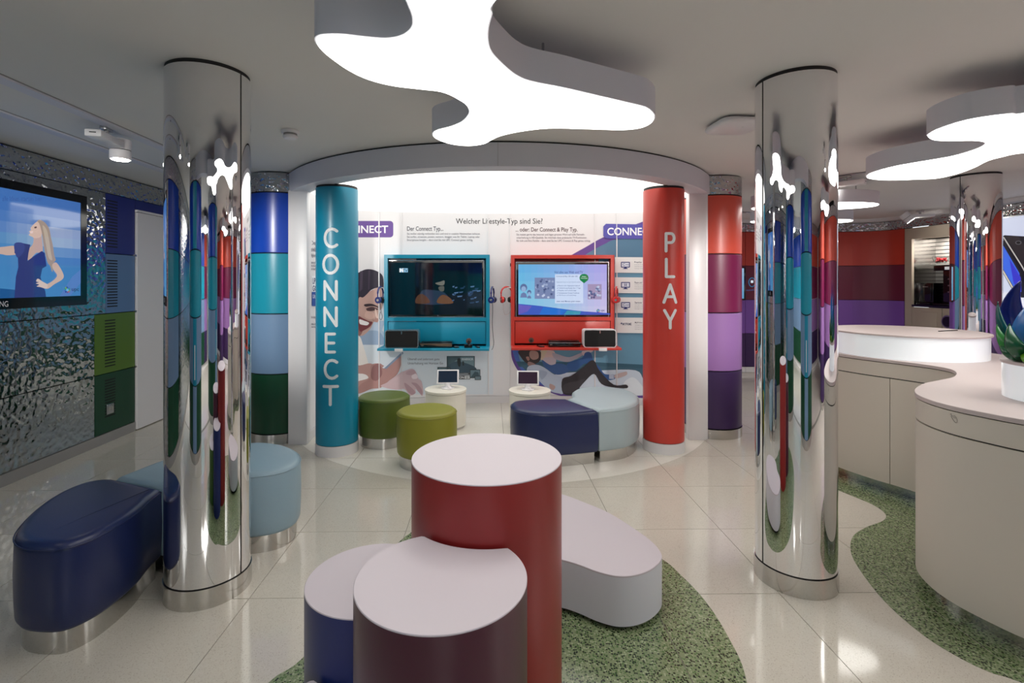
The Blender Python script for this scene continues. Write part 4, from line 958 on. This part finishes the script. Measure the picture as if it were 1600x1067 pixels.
flower_logo(a, 552, 868, 26, .95); a.text('upc', 588, 856, 648, 888, (40, 48, 84), .01)
a.text('alle Ideen starten hier', 6, 88, 340, 128, (58, 92, 156))
a.build('picture', M['ink_screen'], t)
a = Art(PlaneLine((txx(0)+.001, 0), (txx(5)+.001, 5)), 0, 290, 5.333, .0005)
p0, p1 = yz(3.69, z0+.028), yz(3.905, z0+.062); a.text('SAMSUNG', p0[0], p1[1], p1[0], p0[1], (190, 192, 196), .01); a.build('maker_name', M['ink_flat'], t)

# ------------------------------------------------------------------ beige counter
edge = [(2.231, 2.141), (2.18, 2.25), (2.145, 2.36), (2.14, 2.47), (2.165, 2.58), (2.21, 2.67), (2.3, 2.776), (2.455, 2.905), (2.624, 3.0), (2.776, 3.085), (2.9, 3.19), (3.0, 3.31), (3.045, 3.42), (3.03, 3.56), (2.961, 3.72), (2.86, 3.9), (2.775, 4.129), (2.75, 4.33),
        (2.82, 4.55), (3.0, 4.72), (3.25, 4.83), (3.55, 4.82), (3.82, 4.68), (4.0, 4.4), (4.05, 4.0), (3.95, 3.6), (3.75, 3.2), (3.5, 2.75), (3.35, 2.35), (3.15, 2.03), (2.85, 1.9), (2.5, 1.93), (2.33, 2.02)]
co = ccw(crom(edge, 6))
t = thing('counter', 'curved beige service counter standing on the green terrazzo', 'counter')
wt = loft('worktop', co, [(-.002, .992), (.004, .994), (.004, 1.013), (.002, 1.015)], M['worktop'], None); tag(wt, 'continuous pinkish white worktop on the curved counter', 'worktop')
loft('plinth', co, [(-.07, 0), (-.07, .085)], M['brushed'], t)
loft('core', co, [(-.022, .08), (-.022, .988)], M['beige'], t); loft('joint', co, [(-.012, .86), (-.012, .992)], M['black'], t)
lens = [0]
for i in range(len(co)): lens.append(lens[-1]+math.dist(co[i], co[(i+1) % len(co)]))
def cut_path(s0, s1):
    p = []; n_ = len(co)
    def at(s):
        s %= lens[-1]
        for i in range(n_):
            if lens[i+1] >= s:
                q = (s-lens[i])/(lens[i+1]-lens[i]); a_, b_ = co[i], co[(i+1) % n_]; return (a_[0]+(b_[0]-a_[0])*q, a_[1]+(b_[1]-a_[1])*q)
    k = max(3, int((s1-s0)/.03)); return [at(s0+(s1-s0)*i/k) for i in range(k+1)]
# the joint seen in the photograph lies at about (2.93, 3.78)
sj = min(range(len(co)), key=lambda i: math.dist(co[i], (2.925, 3.785))); s0 = lens[sj]; NP = 8; step = lens[-1]/NP
JS = [0, .33, .45, .57, .69, 1.0] if area(edge) > 0 else [0, .31, .43, .55, .67, 1.0]
for k in range(len(JS)-1):
    pth = cut_path(s0+JS[k]*lens[-1]+.002, s0+JS[k+1]*lens[-1]-.002)
    strip('front_panel', pth, .085, .874, .02, M['beige'], t)
strip('fascia', cut_path(0, lens[-1]-.001), .882, .988, .02, M['beige'], t)
# engraved hand symbol on the fascia
class Fascia:
    def __call__(s, px, py, d=0):
        r = ray(px, py); best = None
        for i in range(len(co)):
            a_, b_ = Vector(co[i]), Vector(co[(i+1) % len(co)]); e = b_-a_; den = r.x*e.y-r.y*e.x
            if abs(den) < 1e-9: continue
            tt = (a_.x*e.y-a_.y*e.x)/den; uu = (a_.x*r.y-a_.y*r.x)/den
            if tt > 0 and -1e-6 <= uu <= 1.000001 and (best is None or tt < best[0]): best = (tt, e)
        p = EYEV+r*best[0]; nn = Vector((best[1].y, -best[1].x, 0)).normalized(); return p+nn*d
a = Art(Fascia(), 1400, 480, 4.85, .0012)
L_ = [(418, 818), (432, 826), (446, 822), (456, 834), (466, 856), (464, 872), (454, 876), (440, 860), (428, 842), (418, 824)]
a.line(L_, 2.6, (70, 66, 62)); a.line([(412, 812), (420, 806), (424, 816)], 2.2, (70, 66, 62)); a.line([(436, 840), (444, 832), (450, 842), (456, 838)], 2.2, (70, 66, 62))
a.build('engraved_hand', M['ink_flat'], t)
M['lightwhite'] = mat('backlit_drum', (240, 246, 250), .15, coat=.4, emit=.18)
t = thing('counter_drum', 'large round glowing white drum with beige lid on the rear of the counter', 'display drum', loc=(3.335, 4.15, 1.0155))
cyl('body', 0, 0, .515, 0, .172, M['lightwhite'], t, 96); cyl('lid', 0, 0, .53, .172, .186, M['worktop'], t, 96, .002)
tube('slot', [(.2, -.1, .1865), (.42, -.02, .1865)], .006, M['black'], t)
t = thing('counter_drum', 'small round white drum under the petal sculpture on the counter', 'display drum', loc=(2.80, 2.465, 1.0155))
cyl('body', 0, 0, .243, 0, .172, M['lightwhite'], t, 72); cyl('lid', 0, 0, .25, .172, .188, M['worktop'], t, 72, .002)
# petal sculpture
fl = thing('petal_sculpture', 'blue and green lotus petal sculpture on the small white drum', 'sculpture', loc=(2.76, 2.45, 1.204))
def petal(base, ctrl, tip, hw, d, cup, m, belly=.5):
    # spine (lateral, height) as a quadratic curve; d = how far behind (+) or before (-) the flower centre; cupped across its width
    vs = []; fs = []; n_, k_ = 16, 8; R_ = Vector((.664, -.748)); V_ = Vector((.748, .664))
    for i in range(n_+1):
        t_ = i/n_; p = [(1-t_)**2*a_+2*t_*(1-t_)*b_+t_*t_*c_ for a_, b_, c_ in zip(base, ctrl, tip)]
        q = Vector([2*(1-t_)*(b_-a_)+2*t_*(c_-b_) for a_, b_, c_ in zip(base, ctrl, tip)]).normalized(); nx, nz = q.y, -q.x
        w = hw*math.sin(PI*min(1, (.08+.92*t_)**(.69 if belly == .5 else belly)))+(.002 if t_ < .99 else 0)
        for k in range(k_+1):
            s_ = (k/k_-.5)*2; l = p[0]+nx*w*s_; z = p[1]+nz*w*s_; dd = d*math.sin(PI*(.12+.7*t_))+cup*w*s_*s_*(1 if d < 0 else -1)
            xy = R_*l+V_*dd; vs.append((xy.x, xy.y, z))
    for i in range(n_):
        for k in range(k_): b_ = i*(k_+1)+k; fs.append((b_, b_+1, b_+k_+2, b_+k_+1))
    o = raw('petal', vs, fs, M[m], fl, 60)
    md = o.modifiers.new('solid', 'SOLIDIFY'); md.thickness = .005; return o
colour('petal_blue', (20, 110, 186), .25, .3); colour('petal_navy', (30, 44, 130), .25, .3); colour('petal_teal', (0, 84, 84), .25, .3); colour('petal_green', (36, 130, 52), .25, .3); colour('petal_dark', (14, 84, 52), .25, .3); colour('petal_lime', (96, 150, 40), .25, .3)
L0 = -.03
for base, ctrl, tip, hw, d, cup, m_, be in (((-.10, .02), (-.25, .2), (-.158, .40), .055, .1, .5, 'petal_navy', .5), ((-.09, .01), (-.125, .16), (-.10, .325), .085, -.12, .9, 'petal_blue', .5), ((-.09, .01), (-.125, .16), (-.10, .325), .085, .14, .9, 'petal_blue', .5),
        ((-.13, .015), (-.235, .11), (-.237, .295), .026, -.05, .6, 'petal_teal', .5), ((-.13, .012), (-.215, .06), (-.238, .18), .028, -.13, .6, 'petal_green', .5), ((-.13, .01), (-.2, .03), (-.228, .09), .02, -.16, .5, 'petal_dark', .5),
        ((-.11, .012), (-.185, .06), (-.19, .19), .04, -.19, .6, 'petal_dark', .5), ((-.09, .008), (-.13, .02), (-.15, .055), .022, -.2, .4, 'petal_lime', .5), ((-.1, .01), (-.2, .05), (-.21, .2), .04, .18, .6, 'petal_green', .5)):
    for mir in (False, True):
        f_ = (lambda p: (2*L0-p[0], p[1])) if mir else (lambda p: p)
        petal(f_(base), f_(ctrl), f_(tip), hw, d, cup, m_, be)
petal((L0, .01), (L0, .2), (L0, .41), .075, .03, .5, 'petal_navy'); petal((L0, .01), (L0, .1), (L0, .22), .06, -.2, .6, 'petal_dark')
cyl('hub', L0*.664, -L0*.748, .12, 0, .02, M['petal_lime'], fl, 40)

# ------------------------------------------------------------------ coffee nook and phone poster on the right wall
nk = thing('coffee_cabinet', 'tall beige built-in cabinet with open lit niche on the far right', 'cabinet')
na, nb = Vector((6.742, 8.35)), Vector((6.838, 7.06)); nd = (nb-na).normalized(); nn = Vector((nd.y, -nd.x)) ; nn = nn if nn.x > 0 else -nn
def nbox(name, s0, s1, d0, d1, z0, z1, m, par=nk, bev=0):
    L_ = (nb-na).length; mt = Matrix(((nd.x, nn.x, 0, na.x), (nd.y, nn.y, 0, na.y), (0, 0, 1, 0), (0, 0, 0, 1)))
    return box(name, s0*L_, d0, z0, s1*L_, d1, z1, m, par, bev, mt)
colour('nook_beige', (176, 164, 148), .5, 0)
nbox('side_panel', 0, .1, -.02, .02, .1, 2.478, M['nook_beige']); nbox('side_panel', .93, 1, -.02, .02, .1, 2.478, M['nook_beige']); nbox('header', .1, .93, -.02, .02, 2.3, 2.478, M['nook_beige'])
nbox('niche_side', .085, .1, .02, .42, 1.2, 2.34, M['brushed']); nbox('niche_side', .935, .95, .02, .42, 1.2, 2.34, M['nook_beige']); nbox('niche_ceiling', .1, .935, .02, .42, 2.32, 2.34, M['nook_beige'])
nbox('niche_board', .09, .95, -.02, .42, 1.2, 1.235, M['blackgloss'])
M['slat'] = mat('steel_slat', (176, 174, 170), .35, .4)
nslat = 17
for k in range(nslat): nbox('back_slat', .1, .935, .40, .412, 1.245+k*1.07/nslat, 1.245+(k+.82)*1.07/nslat, M['slat'])
nbox('niche_back', .085, .95, .42, .44, 1.2, 2.34, M['black'])
for q0, q1 in ((.1, .5), (.505, .93)):
    d = nbox('door', q0+.004, q1-.004, -.02, .0, .1, 1.195, M['nook_beige']); nbox('door_field', q0+.06, q1-.06, -.026, -.02, .2, 1.12, M['nook_beige'], nk, .004)
nbox('plinth', 0, 1, .0, .03, 0, .1, M['nook_beige'])
nbox('glass_shelf', .101, .934, .12, .38, 1.885, 1.893, M['glass'])
def npos(s, d): p = na+nd*(s*(nb-na).length)+nn*d; return p
sp_ = npos(.35, .2); ld = bpy.data.lights.new('niche_downlight', 'AREA'); ld.shape = 'DISK'; ld.size = .12; ld.energy = 8; ld.color = (1, .93, .85); lo = bpy.data.objects.new('niche_downlight', ld); COL.objects.link(lo); lo.location = (sp_.x, sp_.y, 2.31); lo.parent = nk; lo['label'] = 'downlight'
M['sweet'] = mat('red_sweet', (170, 24, 34), .3, coat=.3); M['sweet2'] = mat('silver_sweet', (180, 170, 168), .3)
for k, (s_, dens, lab, mm) in enumerate(((.32, 34, 'clear glass bowl of red sweets on the niche shelf', 'sweet'),)):
    p = npos(s_, .2); b = thing('glass_bowl', lab, 'bowl', loc=(p.x, p.y, 1.8935))
    loft('bowl', circle(0, 0, .1, 36), [(-.05, 0), (-.012, .03), (0, .07), (.004, .11), (-.002, .112), (-.006, .07), (-.02, .034), (-.055, .006)], M['glass'], b)
    bm = bmesh.new()
    for q in range(dens):
        r_ = .07*math.sqrt(random.random()); th = random.random()*6.28
        bmesh.ops.create_icosphere(bm, subdivisions=1, radius=.017, matrix=Matrix.Translation((r_*math.cos(th), r_*math.sin(th), .03+random.random()*.045)))
    o = from_bm('sweets', bm, M[mm], b); o['kind'] = 'stuff'
def ndev(s, d, w, dp, h, name, label, cat):
    p = npos(s, d); t_ = thing(name, label, cat, loc=(p.x, p.y, 1.235)); t_.rotation_euler = (0, 0, math.atan2(nd.y, nd.x)); return t_
c_ = ndev(.2, .1, 0, 0, 0, 'capsule_dispenser', 'square black coffee machine in the lit niche', 'coffee machine')
box('body', -.13, 0, .0, .13, .2, .35, M['blackgloss'], c_, .008); box('front_door', -.1, -.012, .06, .1, 0, .33, M['blackgloss'], c_, .004); box('drip_tray', -.12, -.06, 0, .12, 0, .03, M['blackgloss'], c_, .003); box('name_plate', -.04, -.0145, .28, .05, -.012, .295, M['silver'], c_)
c_ = ndev(.47, .12, 0, 0, 0, 'coffee_machine', 'tall black coffee machine with overhanging head in the lit niche', 'coffee machine')
box('tower', -.08, 0, 0, .12, .22, .62, M['blackgloss'], c_, .006); box('brew_head', -.22, -.02, .54, .1, .2, .62, M['blackgloss'], c_, .006); box('display', -.03, -.024, .555, .05, -.019, .6, M['lightwhite'], c_); box('drip_tray', -.22, -.06, 0, .1, .16, .03, M['blackgloss'], c_, .004)
for i in range(3): box('button', .0, -.004, .2+.1*i, .03, .001, .22+.1*i, M['silver'], c_)
c_ = thing('waste_chute', 'round black opening with steel ring in the cabinet door', 'waste chute')
p = npos(.585, -.03); o = cyl('steel_ring', 0, 0, .1, -.012, .012, M['silver'], c_, 40, .003); q = math.atan2(nn.y, nn.x)
o.location = (p.x, p.y, 1.0); o.rotation_euler = (0, PI/2, q)
o = cyl('dark_opening', 0, 0, .078, -.003, .015, M['blackgloss'], c_, 40); o.location = (p.x-.002*nn.x, p.y, 1.0); o.rotation_euler = (0, -PI/2, q)
# phone poster
ps = thing('poster_lightbox', 'backlit poster of two phones on the right wall edge', 'poster')
pa, pb = Vector((6.80, 6.98)), Vector((6.66, 5.5)); 
M['ink_light'] = ink('lightbox_print', .55, .4)
strip('light_frame', [tuple(pb), tuple(pa)], .9, 2.47, -.05, M['silver'], ps) 
PP = PlaneLine(tuple(pa), tuple(pb))
a = Art(PP, 1400, 330, 4.445, .053)
def pyz(p, z): r_ = p; px = CX+p.x*F/p.y; py = CY-(z-EYE)*F/p.y; return ((px-1400)*4.445, (py-330)*4.445)
e1, e2 = pa+(pb-pa)*.01, pa+(pb-pa)*.99
a.poly([pyz(e1, .92), pyz(e2, .92), pyz(e2, 2.45), pyz(e1, 2.45)], (206, 214, 236))
a.poly([pyz(e1, .92), pyz(e2, .92), pyz(e2, 1.5), pyz(e1, 1.45)], (228, 232, 244))
a.poly([(770, 175), (785, 166), (1200, 190), (1240, 250), (1240, 560), (1000, 600), (900, 560), (860, 500)], (26, 26, 34)); a.poly([(790, 170), (880, 172), (1100, 480), (1040, 560), (1000, 520)], (44, 40, 44))
a.line([(778, 180), (900, 370), (1010, 560)], 9, (186, 184, 180))
a.poly([(735, 175), (770, 190), (900, 420), (930, 600), (870, 600), (735, 360)], (36, 38, 48)); a.poly([(740, 218), (768, 224), (890, 430), (905, 560), (870, 560), (740, 340)], (66, 108, 226)); a.poly([(820, 330), (900, 460), (905, 560), (850, 500)], (60, 60, 200))
a.line([(735, 345), (860, 560), (900, 600)], 10, (214, 206, 190)); a.ell(884, 218, 22, 14, (90, 90, 96)); a.ell(884, 218, 15, 9, (20, 20, 24))
a.build('picture', M['ink_light'], ps)

# television on the far back wall
t = thing('back_television', 'slim television with light blue picture on the far violet wall', 'television')
box('casing', 3.3, 8.83, 1.28, 4.32, 8.88, 1.86, M['blackgloss'], t, .006)
a = Art(PlaneY(8.829), 0, 0, 1, .0005, .0005)
pxx = lambda x: CX+x*F/8.829; pyy = lambda z: CY-(z-EYE)*F/8.829
a.grad(pxx(3.33), pyy(1.84), pxx(4.29), pyy(1.31), (150, 186, 216), (96, 160, 200), 8)
a.line([(1175+5*math.cos(q), 441+7*math.sin(q)) for q in [.4*i for i in range(17)]], 1.2, (40, 110, 150)); a.rect(1173, 438, 1177, 442, (210, 226, 240)); a.text('myUPC', 1166, 452, 1180, 455, (60, 100, 150))
a.build('picture', M['ink_screen'], t)

# ------------------------------------------------------------------ ceiling tracks, spots and small devices
def track(p, q, w, label):
    t_ = thing('ceiling_track', label, 'track'); d = Vector((q[0]-p[0], q[1]-p[1])); L_ = d.length; an = math.atan2(d.y, d.x)
    mt = Matrix.Translation((p[0], p[1], 0)) @ Matrix.Rotation(an, 4, 'Z')
    box('channel', 0, -w/2+.012, HC-.014, L_, w/2-.012, HC-.0005, M['rim'], t_, 0, mt)
    for s in (-1, 1): box('edge_gap', 0, s*(w/2-.006)-.006, HC-.003, L_, s*(w/2-.006)+.006, HC-.0004, M['black' if s < 0 else 'base_grey'], t_, 0, mt)
    for k in range(3):
        x = L_*(.12+.3*k); box('connector', x-.03, -.03, HC-.02, x+.03, -.005, HC-.013, M['silver'], t_, 0, mt)
    return t_
track((-2.86, 9.0-2.0), (-2.56, .5), .11, 'white ceiling lighting track nearer the room, carrying the spotlight')
track((-3.38, 7.0), (-3.07, .5), .11, 'white ceiling lighting track nearer the left wall')
track((2.5, 7.4), (4.3, 8.0), .07, 'short white ceiling track beyond the PLAY pillar')
def spot(x, y, ang, label, tilt=0):
    t_ = thing('spotlight', label, 'spotlight', loc=(x, y, HC)); t_.rotation_euler = (0, 0, ang)
    box('track_adapter', -.05, -.02, -.035, .05, .02, -.012, M['silver'], t_, .003)
    box('driver_box', -.17, -.05, -.118, .14, .05, -.07, M['white'], t_, .008); box('driver_slot', -.1715, -.02, -.094, -.169, .02, -.088, M['black'], t_)
    tube('stem', [(0, 0, -.072), (0, 0, -.03)], .015, M['silver'], t_)
    mt = Matrix.Translation((.19, 0, -.065)) @ Matrix.Rotation(tilt, 4, 'Y')
    def c2(name, r, z0, z1, m):
        o = cyl(name, 0, 0, r, z0, z1, m, t_, 40, .003); o.matrix_local = mt; return o
    c2('lamp_head', .068, -.055, .02, M['white']); c2('head_gap', .064, -.064, -.05, M['black']); c2('lamp_collar', .068, -.125, -.06, M['white']); c2('lens', .056, -.129, -.12, M['spot'])
    return t_
spot(-2.745, 3.52, PI/2+.22, 'white cylinder spotlight hanging from the left ceiling track')
spot(3.0, 7.45, .3, 'white spotlight on the track beyond the PLAY pillar', .3)
spot(6.35, 7.6, 2.6, 'white tilted spotlight near the lit niche', .7)
track((3.3, 5.4), (3.85, 4.75), .06, 'short white ceiling track right of the right chrome pillar')
spot(3.52, 5.12, 2.3, 'white tilted spotlight right of the right chrome pillar', .6)
t = thing('smoke_detector', 'small round white smoke detector on the ceiling', 'smoke detector', loc=(-1.505, 3.63, HC))
cyl('base', 0, 0, .062, -.022, 0, M['white'], t, 40, .004); cyl('shadow_slot', 0, 0, .046, -.034, -.02, M['base_grey'], t, 32); cyl('head', 0, 0, .052, -.058, -.032, M['white'], t, 40, .01)
t = thing('wireless_access_point', 'white rounded wireless access point on the ceiling by the right pillar', 'access point', loc=(1.60, 3.42, HC)); t.rotation_euler = (0, 0, .1)
sq = [(.16*math.copysign(abs(math.cos(q))**.45, math.cos(q)), .16*math.copysign(abs(math.sin(q))**.45, math.sin(q))) for q in [2*PI*k/48 for k in range(48)]]
loft('shell', sq, [(-.028, -.056), (-.012, -.05), (-.002, -.04), (0, -.03), (-.012, -.014)], M['white'], t, ang=50); box('mount_plate', -.1, -.1, -.014, .1, .1, 0, M['black'], t)
o = cyl('status_light', .02, -.06, .006, -.058, -.0555, M['letter_white'], t, 12)

# unseen spotlights added out of frame to brighten the columns and left wall
def wash(x, y, target, watt, size, label):
    t_ = spot(x, y, 0, label); d = Vector(target)-Vector((x, y, 2.5))
    l = bpy.data.lights.new('lamp_beam', 'SPOT'); l.energy = watt; l.spot_size = math.radians(size); l.spot_blend = .8; l.shadow_soft_size = .05; l.color = (1, .97, .92)
    o = bpy.data.objects.new('lamp_beam', l); COL.objects.link(o); o.parent = t_; o.location = (.19, 0, -.22); o.rotation_euler = d.to_track_quat('-Z', 'Y').to_euler()
wash(-2.75, 1.5, (-2.2, 5.0, 1.6), 300, 34, 'added unseen spotlight left of the camera washing the blue block column')
wash(2.95, 1.55, (2.25, 5.2, 1.6), 300, 34, 'added unseen spotlight right of the camera washing the coral block column')
wash(-2.3, .9, (-3.95, 5.3, 1.4), 200, 44, 'added unseen spotlight left of the camera washing the left wall')

GROUPS = {'drum_table': 'interlocking drum tables', 'chrome_pillar': 'mirror chrome pillars', 'ceiling_lamp': 'free-form ceiling lamps', 'headphones': 'headphones on the wall cabinets', 'side_table': 'white side tables',
          'tablet': 'tablets on the side tables', 'bench_seat': 'leather bench halves', 'round_stool': 'round leather stools', 'speaker': 'speakers on the cabinet shelves', 'remote_control': 'remote controls on the shelves', 'spotlight': 'ceiling spotlights',
          'media_cabinet': 'media wall cabinets', 'set_top_box': 'set-top boxes on the shelves', 'price_tag': 'price tags on the shelves', 'colour_block_column': 'colour block columns', 'word_pillar': 'lettered round pillars',
          'ceiling_track': 'ceiling lighting tracks', 'counter_drum': 'white drums on the counter', 'television': 'cabinet televisions'}
for o in bpy.data.objects:
    if o.parent is None and 'category' in o and o.name.split('.')[0] in GROUPS: o['group'] = GROUPS[o.name.split('.')[0]]
